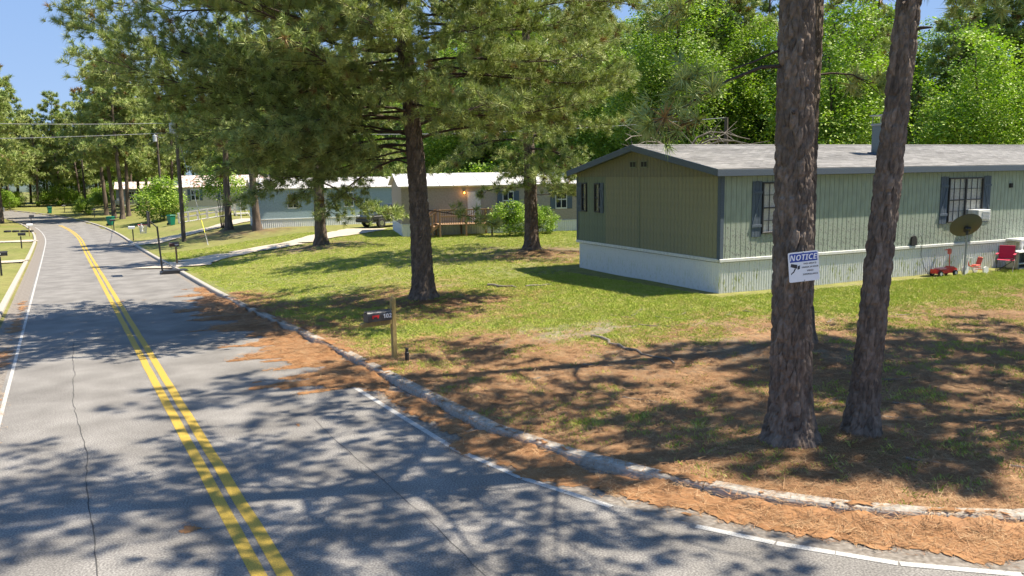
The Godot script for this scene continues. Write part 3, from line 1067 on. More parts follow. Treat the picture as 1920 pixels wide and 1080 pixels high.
func make_grass() -> void:
	var lv := Leaves.new()
	var t := PackedVector3Array()
	for k in 11:
		var a := rng.randf() * TAU
		var o := Vector3(rng.randfn(), 0, rng.randfn()) * 0.05
		var l := rng.randf_range(0.035, 0.085)
		var d := Vector3(cos(a) * 0.6, 1.0, sin(a) * 0.6).normalized()
		var s := d.cross(Vector3.UP).normalized() * 0.004
		t.append(o - s); t.append(o + s); t.append(o + d * l * 0.6 + s * 0.6)
		t.append(o + d * l * 0.6 + s * 0.6); t.append(o - s); t.append(o + d * l + Vector3(d.x, -0.3, d.z) * l * 0.35)
	lv.add(t, Transform3D(), Color.WHITE)
	var at := []
	var tries := 0
	while tries < 210000:
		tries += 1
		var near := tries < 130000
		var x := 5.5 + (28.0 if near else 34.0) * rng.randf()
		var z := -4.0 - (22.0 * rng.randf() if near else 18.0 + 36.0 * rng.randf())
		if inside_home(x, z) or off_kerb(x, z) < 0.22 or z < -44.0 and on_drive(x, z):
			continue
		var s := straw_at(x, z)
		var d := maxf(clampf(1.05 - s * 1.15, 0.015, 1.0), 0.4 * sm(0.12, 0.4, n2.get_noise_2d(x * 26.0 + 500.0, z * 26.0))) * (1.0 - 0.9 * sand_at(x, z))
		if rng.randf() > d:
			continue
		at.append(Vector3(x, lawn(x, z) - 0.004, z))
	scatter("lawn_grass", lv.mesh(), M.blades, at, 0.15, [Color(0.28, 0.38, 0.04), Color(0.40, 0.45, 0.065), Color(0.50, 0.46, 0.14)], "short yellow-green grass growing over the lawns", "grass", 0.6, 1.3)

# ---------------------------------------------------------------- homes
var cache := {}

func board(key: String, w: float, h: float, d: float, u0: float, v0: float, v1: float) -> ArrayMesh:   # origin at its lower left back corner; chamfered long edges on the face
	var k := "%s %.3f %.3f %.2f %.2f" % [key, w, h, u0, v0]
	if cache.has(k):
		return cache[k]
	var m := MB.new()
	var e := 0.012
	var r := Rect2(u0, v0, 0.12, v1 - v0)
	m.quad(Vector3(e, h, d), Vector3(w - e, h, d), Vector3(w - e, 0, d), Vector3(e, 0, d), r)
	m.quad(Vector3(0, h, d - 0.012), Vector3(e, h, d), Vector3(e, 0, d), Vector3(0, 0, d - 0.012), r)
	m.quad(Vector3(w - e, h, d), Vector3(w, h, d - 0.012), Vector3(w, 0, d - 0.012), Vector3(w - e, 0, d), r)
	m.quad(Vector3(0, h, 0), Vector3(0, h, d - 0.012), Vector3(0, 0, d - 0.012), Vector3(0, 0, 0), r)
	m.quad(Vector3(w, h, d - 0.012), Vector3(w, h, 0), Vector3(w, 0, 0), Vector3(w, 0, d - 0.012), r)
	m.quad(Vector3(0, 0, d), Vector3(w, 0, d), Vector3(w, 0, 0), Vector3(0, 0, 0), r)
	cache[k] = m.mesh()
	return cache[k]

func skirt_panel(w: float, h: float, u0: float) -> ArrayMesh:     # ribbed vinyl; origin lower left, face towards +z
	var k := "skirt %.3f %.2f %.2f" % [w, h, u0]
	if cache.has(k):
		return cache[k]
	var m := MB.new()
	var prof := PackedVector2Array()
	var n := 4
	for j in n:
		var x := w * j / n
		var s := w / n
		prof.append(Vector2(x, 0.0)); prof.append(Vector2(x + s * 0.12, 0.016)); prof.append(Vector2(x + s * 0.45, 0.016)); prof.append(Vector2(x + s * 0.57, 0.0))
	prof.append(Vector2(w - 0.004, 0.0))
	for j in prof.size() - 1:
		var a := prof[j]
		var b := prof[j + 1]
		m.quad(Vector3(a.x, h, a.y), Vector3(b.x, h, b.y), Vector3(b.x, 0, b.y), Vector3(a.x, 0, a.y), Rect2(u0 + 0.2 * a.x / w, 0.0, 0.2 * (b.x - a.x) / w, 1.0))
	cache[k] = m.mesh()
	return cache[k]

func window(parent: Node3D, at: Vector3, b: Basis, w: float, h: float, cols: int, rows: int, blind: Material, double := false) -> void:   # at: lower left of the opening, face towards b.z
	var o := Node3D.new()
	o.name = "window"
	parent.add_child(o, true)
	o.transform = Transform3D(b, at)
	var f := MB.new()
	var t := 0.05
	f.cbox(Vector3(w / 2, h - t / 2, 0.015), Vector3(w, t, 0.07), 0.006)
	f.cbox(Vector3(w / 2, t / 2, 0.015), Vector3(w, t, 0.07), 0.006)
	f.cbox(Vector3(t / 2, h / 2, 0.015), Vector3(t, h - 2 * t, 0.07), 0.006)
	f.cbox(Vector3(w - t / 2, h / 2, 0.015), Vector3(t, h - 2 * t, 0.07), 0.006)
	if double:
		f.cbox(Vector3(w / 2, h / 2, 0.012), Vector3(0.07, h - 2 * t, 0.06), 0.006)
	f.cbox(Vector3(w / 2, h * 0.5, 0.008), Vector3(w - 2 * t, 0.04, 0.05), 0.005)
	part("frame", f.mesh(), M.black_frame, o)
	var bars := MB.new()
	for k in range(1, cols):
		if double and k * 2 == cols:
			continue
		bars.box(Vector3(w * k / cols, h / 2, 0.0), Vector3(0.018, h - 2 * t, 0.02))
	for k in range(1, rows):
		if rows % 2 == 0 and k * 2 == rows:
			continue
		bars.box(Vector3(w / 2, h * k / rows, 0.0), Vector3(w - 2 * t, 0.018, 0.018))
	if cols > 1 or rows > 2:
		part("glazing_bars", bars.mesh(), M.black_frame, o)
	var p := MB.new()
	p.quad(Vector3(t, h - t, -0.012), Vector3(w - t, h - t, -0.012), Vector3(w - t, t, -0.012), Vector3(t, t, -0.012))
	part("pane", p.mesh(), M.glass, o)
	var bl := MB.new()
	var fold := 14
	for k in fold:
		var x0 := w * k / fold
		var x1 := w * (k + 1) / fold
		bl.quad(Vector3(x0, h, -0.05 - 0.012 * (k % 2)), Vector3(x1, h, -0.05 - 0.012 * ((k + 1) % 2)), Vector3(x1, 0, -0.05 - 0.012 * ((k + 1) % 2)), Vector3(x0, 0, -0.05 - 0.012 * (k % 2)))
	part("curtain", bl.mesh(), blind, o)

func shutter(parent: Node3D, at: Vector3, b: Basis, w: float, h: float, flip: bool) -> void:   # boards with two ledges and a brace
	var o := Node3D.new()
	o.name = "shutter"
	parent.add_child(o, true)
	o.transform = Transform3D(b, at)
	for k in 3:
		var m := MB.new()
		m.cbox(Vector3(w * (k + 0.5) / 3.0, h / 2, 0.012), Vector3(w / 3.0 - 0.008, h - 0.02 * absf(k - 1.0), 0.024), 0.004)
		part("slat", m.mesh(), M.slate_trim, o)
	for y in [0.2, 0.8]:
		var m := MB.new()
		m.cbox(Vector3(w / 2, h * y, 0.035), Vector3(w + 0.01, 0.085, 0.022), 0.004)
		part("ledge", m.mesh(), M.slate_trim, o)
	var a := Vector3(w * 0.12, h * 0.24, 0.034)
	var c := Vector3(w * 0.88, h * 0.76, 0.034)
	if flip:
		a.x = w - a.x
		c.x = w - c.x
	var d := (c - a).normalized()
	var m2 := MB.new()
	m2.cbox((a + c) / 2, Vector3(0.065, a.distance_to(c), 0.018), 0.004, Basis(d.cross(Vector3.BACK), d, Vector3.BACK))
	part("brace", m2.mesh(), M.slate_trim, o)

func sage_home() -> void:
	var at := Vector3(17.6, -0.07, -18.7)
	var o := thing("mobile_home", "sage green mobile home with slate blue trim, grey shingle roof and white skirting", "mobile home", at, -deg_to_rad(4.5))
	var L := 24.0
	var W := 8.95
	var y0 := 1.12
	var y1 := 3.66
	var end := Basis(Vector3.UP, -PI / 2)          # local x runs from the far corner to the near one, face towards -x
	var slope := 0.187
	# the dark sheathing behind the siding, with the window openings left as recesses in front of it
	var core := MB.new()
	core.box(Vector3(L / 2, (y0 + y1) / 2, -W / 2), Vector3(L - 0.24, y1 - y0, W - 0.24))
	core.box(Vector3(L / 2, y0 / 2, -W / 2), Vector3(L - 0.3, y0 - 0.02, W - 0.3))
	part("sheathing", core.mesh(), M.sheathing, o)
	# siding boards of the long wall
	var bw := 0.2
	var holes := [[1.6, 2.8, 1.86, 3.46], [10.0, 11.8, 1.88, 3.46]]
	for k in int(L / bw):
		var x := k * bw
		var u0: float = [0.0, 0.17, 0.36, 0.55, 0.73][(k * 3) % 5]
		var spans := [[y0, y1]]
		for h in holes:
			if x > h[0] - 0.01 and x < h[1] - 0.01:
				spans = [[y0, h[2]], [h[3], y1]]
		for s in spans:
			var hh: float = s[1] - s[0]
			part("siding_board", board("l", bw - 0.006, hh, 0.12, u0, (y1 - s[1]) / (y1 - y0), (y1 - s[0]) / (y1 - y0)), M.flaked, o, Vector3(x + 0.003, s[0], -0.12))
	# siding boards of the end wall, and the gable above them
	for k in int(W / bw):
		var z := -W + k * bw
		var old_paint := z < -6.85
		var spans := [[y0, y1]]
		for h in [[-8.55, -8.15], [-7.55, -7.15]]:
			if z > h[0] - 0.01 and z < h[1] - 0.15:
				spans = [[y0, 2.3], [3.42, y1]]
		for s in spans:
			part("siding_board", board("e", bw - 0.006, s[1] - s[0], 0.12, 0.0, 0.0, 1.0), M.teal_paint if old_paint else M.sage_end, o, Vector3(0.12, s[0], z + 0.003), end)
		var zc := z + bw / 2
		var top := 3.86 + slope * (W / 2 - absf(zc + W / 2)) - 0.02
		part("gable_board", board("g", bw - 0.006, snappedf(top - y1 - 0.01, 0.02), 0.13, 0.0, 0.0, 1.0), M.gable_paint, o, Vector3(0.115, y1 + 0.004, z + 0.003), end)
	var back := MB.new()
	back.box(Vector3(L / 2, (y0 + y1) / 2, -W + 0.05), Vector3(L, y1 - y0, 0.1))
	back.box(Vector3(L - 0.05, (y0 + y1) / 2, -W / 2), Vector3(0.1, y1 - y0, W - 0.2))
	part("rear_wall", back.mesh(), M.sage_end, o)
	var gab := MB.new()
	for gx in [0.2, L - 0.1]:
		gab.prism(PackedVector2Array([Vector2(-W + 0.1, y1), Vector2(-0.1, y1), Vector2(-W / 2, 4.62)]), -0.04, 0.04, Transform3D(Basis(Vector3(0, 0, 1), Vector3.UP, Vector3(-1, 0, 0)), Vector3(gx, 0, 0)))
	part("gable_core", gab.mesh(), M.sheathing, o)
	# trim
	for c in [[Vector3(0.055, (y0 + y1) / 2, 0.012), Vector3(0.14, y1 - y0, 0.028)], [Vector3(-0.014, (y0 + y1) / 2, -0.05), Vector3(0.028, y1 - y0, 0.12)], [Vector3(-0.012, (y0 + y1) / 2, -W + 0.04), Vector3(0.026, y1 - y0, 0.1)]]:
		var m := MB.new()
		m.cbox(c[0], c[1], 0.006)
		part("corner_trim", m.mesh(), M.slate_trim, o)
	var seam := MB.new()
	seam.box(Vector3(-0.004, (y0 + 4.45) / 2, -4.42), Vector3(0.02, 4.45 - y0, 0.035))
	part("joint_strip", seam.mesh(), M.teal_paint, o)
	for z in [-4.82, -4.12]:
		var v := Node3D.new()
		v.name = "gable_vent"
		o.add_child(v, true)
		v.position = Vector3(-0.022, 4.09, z)
		var vf := MB.new()
		vf.cbox(Vector3.ZERO, Vector3(0.03, 0.24, 0.42), 0.005)
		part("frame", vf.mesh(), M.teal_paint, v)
		for k in 2:
			var vl := MB.new()
			vl.box(Vector3(-0.018, 0.0, -0.095 + 0.19 * k), Vector3(0.006, 0.17, 0.15))
			part("louvre", vl.mesh(), M.dark_room, v)
	# skirting
	for k in int(L / 0.4):
		part("skirt_panel", skirt_panel(0.4, y0 - 0.06, 0.2 * (k % 4)), M.mildew if k < 4 or k > 6 else M.clean_vinyl, o, Vector3(k * 0.4, 0.0 - 0.04, -0.03))
	for k in int(W / 0.4):
		part("skirt_panel", skirt_panel(0.4, y0 - 0.06, 0.2 * (k % 4)), M.clean_vinyl, o, Vector3(0.03, -0.04, -W + 0.15 + k * 0.4), end)
	for c in [[Vector3(L / 2, y0 - 0.03, 0.012), Vector3(L + 0.05, 0.1, 0.07)], [Vector3(-0.012, y0 - 0.03, -W / 2 - 0.03), Vector3(0.07, 0.1, W - 0.02)]]:
		var m := MB.new()
		m.cbox(c[0], c[1], 0.01)
		part("skirt_rail", m.mesh(), M.white_trim, o)
	# roof
	var ov := 0.22
	var gx0 := -0.32
	var ridge := Vector3(0, 4.76, -W / 2)
	var eave_y := 4.76 - slope * (W / 2 + ov)
	var deck := MB.new()
	var out := PackedVector2Array([Vector2(ov, eave_y - 0.03), Vector2(-W / 2, 4.73), Vector2(-W - ov, eave_y - 0.03), Vector2(-W - ov, eave_y - 0.13), Vector2(-W / 2, 4.60), Vector2(ov, eave_y - 0.13)])
	deck.prism(out, -L - 0.3, -gx0 - 0.02, Transform3D(Basis(Vector3(0, 0, 1), Vector3.UP, Vector3(-1, 0, 0)), Vector3.ZERO))
	var roof := part("roof", deck.mesh(), M.slate_trim, o)
	var sh := MB.new()
	var course := 0.145
	var rows := int((W / 2 + ov) / course) + 1
	for side in [1.0, -1.0]:
		for r in rows:
			var z0: float = (W / 2 + ov + 0.02) - r * course
			var z1 := maxf(z0 - course - 0.02, 0.0)
			var x := gx0 - 0.02
			var stag := 0.15 * (r % 2) + rng.randf() * 0.05
			while x < L + 0.3:
				var w := 0.31 + rng.randfn() * 0.006 - (stag if x < gx0 else 0.0)
				var xe := minf(x + w, L + 0.32)
				var yy0 := 4.76 - slope * z0 + 0.014 + rng.randf() * 0.006
				var yy1 := 4.76 - slope * z1 + 0.003
				var tone := 0.36 * (1.0 + rng.randfn() * 0.10 + 0.35 * n1.get_noise_2d(x * 18.0, r * 9.0 + side * 40.0))
				sh.col = Color(tone * 1.03, tone, tone * 0.96)
				var zz0: float = -W / 2 + side * z0
				var zz1: float = -W / 2 + side * z1
				gq(sh, Vector3(x + 0.004, yy1, zz1), Vector3(xe, yy1, zz1), Vector3(xe, yy0, zz0), Vector3(x + 0.004, yy0, zz0))
				if side > 0.0:
					sh.quad(Vector3(x + 0.004, yy0, zz0), Vector3(xe, yy0, zz0), Vector3(xe, yy0 - 0.016, zz0), Vector3(x + 0.004, yy0 - 0.016, zz0))
				x = xe
	part("shingles", sh.mesh(), M.shingle, roof).set_meta("kind", "stuff")
	var cap := MB.new()
	for k in int(L / 0.3):
		cap.col = Color(0.29, 0.285, 0.275) * rng.randf_range(0.85, 1.15)
		gq(cap, Vector3(gx0 + k * 0.3, 4.785, -W / 2), Vector3(gx0 + k * 0.3 + 0.31, 4.78, -W / 2), Vector3(gx0 + k * 0.3 + 0.31, 4.752, -W / 2 + 0.15), Vector3(gx0 + k * 0.3, 4.757, -W / 2 + 0.15))
		gq(cap, Vector3(gx0 + k * 0.3, 4.785, -W / 2), Vector3(gx0 + k * 0.3 + 0.31, 4.78, -W / 2), Vector3(gx0 + k * 0.3 + 0.31, 4.752, -W / 2 - 0.15), Vector3(gx0 + k * 0.3, 4.757, -W / 2 - 0.15))
	part("ridge_caps", cap.mesh(), M.shingle, roof).set_meta("kind", "stuff")
	# fascias
	var ef := MB.new()
	ef.cbox(Vector3(L / 2 - 0.01, eave_y - 0.115, ov + 0.012), Vector3(L - 2.0 * gx0, 0.2, 0.03), 0.006)
	part("eave_fascia", ef.mesh(), M.slate_trim, o)
	for s in [1.0, -1.0]:
		var a := Vector3(gx0 - 0.012, 4.66, -W / 2)
		var b := Vector3(gx0 - 0.012, eave_y - 0.1, -W / 2 + s * (W / 2 + ov + 0.025))
		var d := (b - a).normalized()
		var m := MB.new()
		m.cbox((a + b) / 2, Vector3(0.03, 0.21, a.distance_to(b)), 0.006, Basis(Vector3.RIGHT, d.cross(Vector3.RIGHT), d))
		part("gable_fascia", m.mesh(), M.slate_trim, o)
	var ch := Node3D.new()
	ch.name = "chimney"
	roof.add_child(ch)
	ch.position = Vector3(8.9, 4.76 - slope * 2.4, -W / 2 + 2.4)
	var stack := MB.new()
	stack.cbox(Vector3(0, 0.5, 0), Vector3(0.42, 1.15, 0.42), 0.012)
	part("stack", stack.mesh(), M.flue, ch)
	var fl := MB.new()
	fl.cbox(Vector3(0, 0.03, 0.03), Vector3(0.62, 0.06, 0.66), 0.01, Basis(Vector3.RIGHT, 0.185))
	part("flashing", fl.mesh(), M.slate_trim, ch)
	var capm := MB.new()
	capm.cbox(Vector3(0, 1.1, 0), Vector3(0.5, 0.07, 0.5), 0.01)
	for q in [[1, 1], [1, -1], [-1, 1], [-1, -1]]:
		capm.rod(Vector3(0.2 * q[0], 1.12, 0.2 * q[1]), Vector3(0.2 * q[0], 1.42, 0.2 * q[1]), 0.014)
	capm.cbox(Vector3(0, 1.43, 0), Vector3(0.58, 0.03, 0.58), 0.008)
	part("cap", capm.mesh(), M.galvanised, ch)
	# windows
	window(o, Vector3(1.6, 1.86, 0.0), Basis(), 1.2, 1.6, 4, 4, M.blind)
	window(o, Vector3(10.0, 1.88, 0.0), Basis(), 1.8, 1.58, 6, 4, M.blind, true)
	shutter(o, Vector3(1.2, 1.76, 0.0), Basis(), 0.38, 1.74, false)
	shutter(o, Vector3(2.83, 1.76, 0.0), Basis(), 0.38, 1.74, true)
	shutter(o, Vector3(9.58, 1.83, 0.0), Basis(), 0.38, 1.68, false)
	shutter(o, Vector3(11.83, 1.83, 0.0), Basis(), 0.38, 1.68, true)
	window(o, Vector3(0.0, 2.3, -8.55), end, 0.4, 1.12, 1, 2, M.dark_room)
	window(o, Vector3(0.0, 2.3, -7.55), end, 0.4, 1.12, 1, 2, M.dark_room)
	shutter(o, Vector3(0.0, 2.28, -8.82), end, 0.26, 1.16, false)
	shutter(o, Vector3(0.0, 2.28, -7.13), end, 0.26, 1.16, true)
	# vents and cable box of the long wall
	var dv := MB.new()
	dv.cbox(Vector3(13.3, 3.13, 0.03), Vector3(0.16, 0.16, 0.06), 0.01)
	part("wall_vent", dv.mesh(), M.dark_room, o)
	var hood := MB.new()
	hood.prism(PackedVector2Array([Vector2(-0.13, 0), Vector2(0.13, 0), Vector2(0.13, 0.2), Vector2(0.09, 0.3), Vector2(0, 0.34), Vector2(-0.09, 0.3), Vector2(-0.13, 0.2)]), 0.0, 0.07, Transform3D(Basis(), Vector3(8.35, 1.16, 0)))
	part("dryer_vent", hood.mesh(), M.dark_room, o)
	var cb := MB.new()
	cb.tube(PackedVector3Array([Vector3(8.55, 1.42, 0.03), Vector3(8.66, 1.5, 0.05), Vector3(8.76, 1.3, 0.06), Vector3(8.72, 0.8, 0.06), Vector3(8.86, 0.4, 0.08), Vector3(9.1, 0.05, 0.12)]), PackedFloat32Array([0.008, 0.008, 0.008, 0.008, 0.008, 0.008]), 5)
	part("cable", cb.mesh(), M.black_plastic, o)
	# the porch ledge with planters at the right
	var led := MB.new()
	led.cbox(Vector3(14.9, 1.13, 0.32), Vector3(3.4, 0.08, 0.62), 0.012)
	led.cbox(Vector3(14.9, 1.0, 0.6), Vector3(3.36, 0.18, 0.03), 0.008)
	for px in [13.3, 14.9, 16.5]:
		led.cbox(Vector3(px, 0.52, 0.58), Vector3(0.09, 1.1, 0.09), 0.008)
	part("porch_ledge", led.mesh(), M.white_trim, o)

# another mobile home: walls, metal roof in ribbed panels, skirting, windows; returns the node. x along the front, front at z = 0
func plain_home(label: String, at: Vector3, turn: float, L: float, W: float, wall: Material, roofm: Material, trim: Material, wins: Array, door_x: float, base := 0.8, rise := 0.75) -> Node3D:
	var o := thing("mobile_home", label, "mobile home", at, turn)
	var y1 := base + 2.42
	var b := MB.new()
	b.box(Vector3(L / 2, (base + y1) / 2, -W / 2), Vector3(L, y1 - base, W))
	b.prism(PackedVector2Array([Vector2(-W + 0.01, y1 + 0.002), Vector2(-0.01, y1 + 0.002), Vector2(-W / 2, y1 + rise - 0.06)]), -L + 0.002, -0.002, Transform3D(Basis(Vector3(0, 0, 1), Vector3.UP, Vector3(-1, 0, 0)), Vector3.ZERO))
	part("wall", b.mesh(), wall, o)
	for k in int(L / 0.6):
		part("skirt_panel", skirt_panel(0.6, base + 0.25, 0.2 * (k % 4)), M.clean_vinyl, o, Vector3(k * 0.6, -0.27, 0.0))
	for k in int(W / 0.6):
		part("skirt_panel", skirt_panel(0.6, base + 0.25, 0.2 * (k % 4)), M.clean_vinyl, o, Vector3(0, -0.27, -W + 0.1 + k * 0.6), Basis(Vector3.UP, -PI / 2))
	var rail := MB.new()
	rail.cbox(Vector3(L / 2, base - 0.02, 0.02), Vector3(L + 0.05, 0.07, 0.05), 0.01)
	rail.cbox(Vector3(L / 2, y1 - 0.05, 0.02), Vector3(L + 0.05, 0.12, 0.045), 0.01)
	part("trim_rail", rail.mesh(), trim, o)
	var ov := 0.25
	var k := 0
	while k * 0.9 < L + 0.4:
		for s in [1.0, -1.0]:
			var m := MB.new()
			var x := -0.25 + k * 0.9
			var a := Vector3(x, y1 + rise, -W / 2)
			var e := Vector3(x, y1 - rise * ov / (W / 2), -W / 2 + s * (W / 2 + ov))
			var d := (e - a).normalized()
			var bs := Basis(Vector3.RIGHT, d.cross(Vector3.RIGHT) * s, d * s)
			m.box((a + e) / 2 + Vector3(0.448, 0.03, 0), Vector3(0.896, 0.03, a.distance_to(e)), bs)
			m.box((a + e) / 2 + Vector3(0.02, 0.06, 0), Vector3(0.035, 0.035, a.distance_to(e) - 0.01), bs)
			part("roof_panel", m.mesh(), roofm, o)
		k += 1
	for w in wins:
		var p := Node3D.new()
		p.name = "window"
		o.add_child(p, true)
		p.position = Vector3(w[0], base + w[1], 0)
		var f := MB.new()
		f.cbox(Vector3(w[2] / 2, w[3] / 2, 0.02), Vector3(w[2], w[3], 0.04), 0.008)
		part("frame", f.mesh(), M.white_trim, p)
		for i in 2:
			for j in 2:
				var q := MB.new()
				q.box(Vector3(w[2] * (0.27 + 0.46 * i), w[3] * (0.27 + 0.46 * j), 0.042), Vector3(w[2] * 0.4, w[3] * 0.4, 0.006))
				part("pane", q.mesh(), M.car_glass, p)
		for i in 2:
			var q := MB.new()
			q.cbox(Vector3(-0.19 + i * (w[2] + 0.38), w[3] / 2, 0.02), Vector3(0.34, w[3], 0.035), 0.008)
			if w.size() > 4:
				part("shutter", q.mesh(), M.slate_trim, p)
	if door_x > 0.0:
		var dn := MB.new()
		dn.cbox(Vector3(door_x, base + 1.0, 0.02), Vector3(0.86, 2.0, 0.05), 0.01)
		var dd := part("door", dn.mesh(), M.white_trim, o)
		var kn := MB.new()
		kn.lathe(Vector3(door_x + 0.34, base + 0.95, 0.07), [Vector2(0.0, -0.03), Vector2(0.03, 0.0), Vector2(0.0, 0.03)], 8)
		part("handle", kn.mesh(), M.chrome, dd)
	return o

# a wooden landing with a stair and rails
func wooden_deck(label: String, at: Vector3, turn: float, w: float, d: float, h: float) -> Node3D:
	var o := thing("wooden_deck", label, "deck", at, turn)
	for k in int(d / 0.15):
		var m := MB.new()
		m.cbox(Vector3(w / 2, h - 0.02, k * 0.15 + 0.07), Vector3(w, 0.035, 0.14), 0.005)
		part("plank", m.mesh(), M.deck_wood, o)
	for x in [0.05, w * 0.5, w - 0.05]:
		for z in [0.05, d - 0.05]:
			var m := MB.new()
			m.cbox(Vector3(x, (h + 0.9) / 2 - 0.15, z), Vector3(0.1, h + 1.2, 0.1), 0.008)
			part("post", m.mesh(), M.deck_wood, o)
	for y in [h + 0.5, h + 0.9]:
		var m := MB.new()
		m.cbox(Vector3(w / 2, y, d - 0.05), Vector3(w, 0.09, 0.04), 0.006)
		part("rail", m.mesh(), M.deck_wood, o)
	var nb := int(w / 0.14)
	for k in nb:
		var m := MB.new()
		m.box(Vector3((k + 0.5) * w / nb, h + 0.45, d - 0.08), Vector3(0.035, 0.85, 0.035))
		part("baluster", m.mesh(), M.deck_wood, o)
	for k in 4:
		var y := h * (4 - k) / 5.0
		var m := MB.new()
		m.cbox(Vector3(-0.14 - 0.26 * k, y, d / 2), Vector3(0.28, 0.04, d * 0.8), 0.006)
		part("step", m.mesh(), M.deck_wood, o)
	for z in [d * 0.1, d * 0.9]:
		var st := MB.new()
		var a := Vector3(0.02, h - 0.05, z)
		var b := Vector3(-1.2, 0.0, z)
		var dir := (b - a).normalized()
		st.cbox((a + b) / 2, Vector3(0.04, 0.2, a.distance_to(b)), 0.006, Basis(dir.cross(Vector3.UP).normalized(), dir.cross(Vector3.UP).normalized().cross(dir) * -1.0, dir))
		part("stringer", st.mesh(), M.deck_wood, o)
		var hr := MB.new()
		var a2 := a + Vector3(0, 0.95, 0)
		var b2 := b + Vector3(0.05, 0.95, 0)
		hr.cbox((a2 + b2) / 2, Vector3(0.05, 0.09, a2.distance_to(b2)), 0.006, Basis(dir.cross(Vector3.UP).normalized(), dir.cross(Vector3.UP).normalized().cross(dir) * -1.0, dir))
		part("handrail", hr.mesh(), M.deck_wood, o)
		for t in [0.35, 1.0]:
			var pm := MB.new()
			var f := a.lerp(b, t)
			pm.cbox(Vector3(f.x, (f.y + 0.95) / 2 - 0.05, z), Vector3(0.09, f.y + 1.05, 0.09), 0.006)
			part("post", pm.mesh(), M.deck_wood, o)
	return o

# ---------------------------------------------------------------- street things
# post at the origin, the box points along local -x
func mailbox(label: String, at: Vector3, turn: float, number: String, body: Material, wood: Material, arm: bool, group := "") -> Node3D:
	var o := thing("mailbox", label, "mailbox", at, turn, group)
	var top := 1.385 if arm else 1.0
	var p := MB.new()
	var s := 0.1 if arm else 0.085
	p.cbox(Vector3(0, (top - 0.05) / 2 - 0.1, 0), Vector3(s, top + 0.15, s), 0.008)
	if arm:
		for q in [[1, 0], [0, 1], [-1, 0], [0, -1]]:
			p.otri(Vector3(0, top + 0.03, 0), Vector3((q[0] - q[1]) * 0.042, top - 0.025, (q[1] + q[0]) * 0.042), Vector3((q[0] + q[1]) * 0.042, top - 0.025, (q[1] - q[0]) * 0.042), Vector3(0, top - 0.2, 0))
	part("post", p.mesh(), wood, o)
	var bx := Vector3(-0.36, 0.9, 0) if arm else Vector3(-0.08, top, 0)
	if arm:
		var a := MB.new()
		a.prism(PackedVector2Array([Vector2(-0.78, 0.84), Vector2(-0.74, 0.795), Vector2(-0.05, 0.795), Vector2(-0.05, 0.89), Vector2(-0.74, 0.89), Vector2(-0.78, 0.86)]), -0.045, 0.045)
		part("arm", a.mesh(), wood, o)
	# rounded box: a half-round top on upright sides
	var ln := 0.56 if arm else 0.5
	var r := 0.1
	var out := PackedVector2Array([Vector2(r, 0.0), Vector2(r, 0.13)])
	for k in range(1, 12):
		out.append(Vector2(r * cos(PI * k / 12.0), 0.13 + r * sin(PI * k / 12.0)))
	out.append(Vector2(-r, 0.13))
	out.append(Vector2(-r, 0.0))
	var side := Basis(Vector3(0, 0, 1), Vector3.UP, Vector3(-1, 0, 0))
	var b := MB.new()
	b.prism(out, -ln / 2, ln / 2, Transform3D(side, bx))
	var box := part("box", b.mesh(), body, o)
	var d := MB.new()
	var lip := PackedVector2Array()
	for q in out:
		lip.append(Vector2(q.x * 1.07, q.y * 1.04 - 0.004))
	d.prism(lip, ln / 2 - 0.02, ln / 2 + 0.012, Transform3D(side, bx))
	part("door", d.mesh(), body, box)
	var kn := MB.new()
	kn.cbox(bx + Vector3(-ln / 2 - 0.025, 0.2, 0), Vector3(0.03, 0.03, 0.05), 0.005)
	part("handle", kn.mesh(), body, box)
	if arm:
		var f := MB.new()
		f.prism(PackedVector2Array([Vector2(-0.17, 0.07), Vector2(-0.14, 0.07), Vector2(-0.14, 0.1), Vector2(-0.05, 0.1), Vector2(-0.05, 0.07), Vector2(-0.02, 0.07), Vector2(0.0, 0.14), Vector2(-0.17, 0.14)]), r + 0.004, r + 0.012, Transform3D(Basis(), bx + Vector3(-0.02, 0.0, 0)))
		part("flag", f.mesh(), M.red_plastic, box)
	if number:
		text(box, number, 0.125, bx + Vector3(0.17 if arm else 0.1, 0.1, r + 0.003), Basis(), M.letter_white, true, "house_number")
	return o

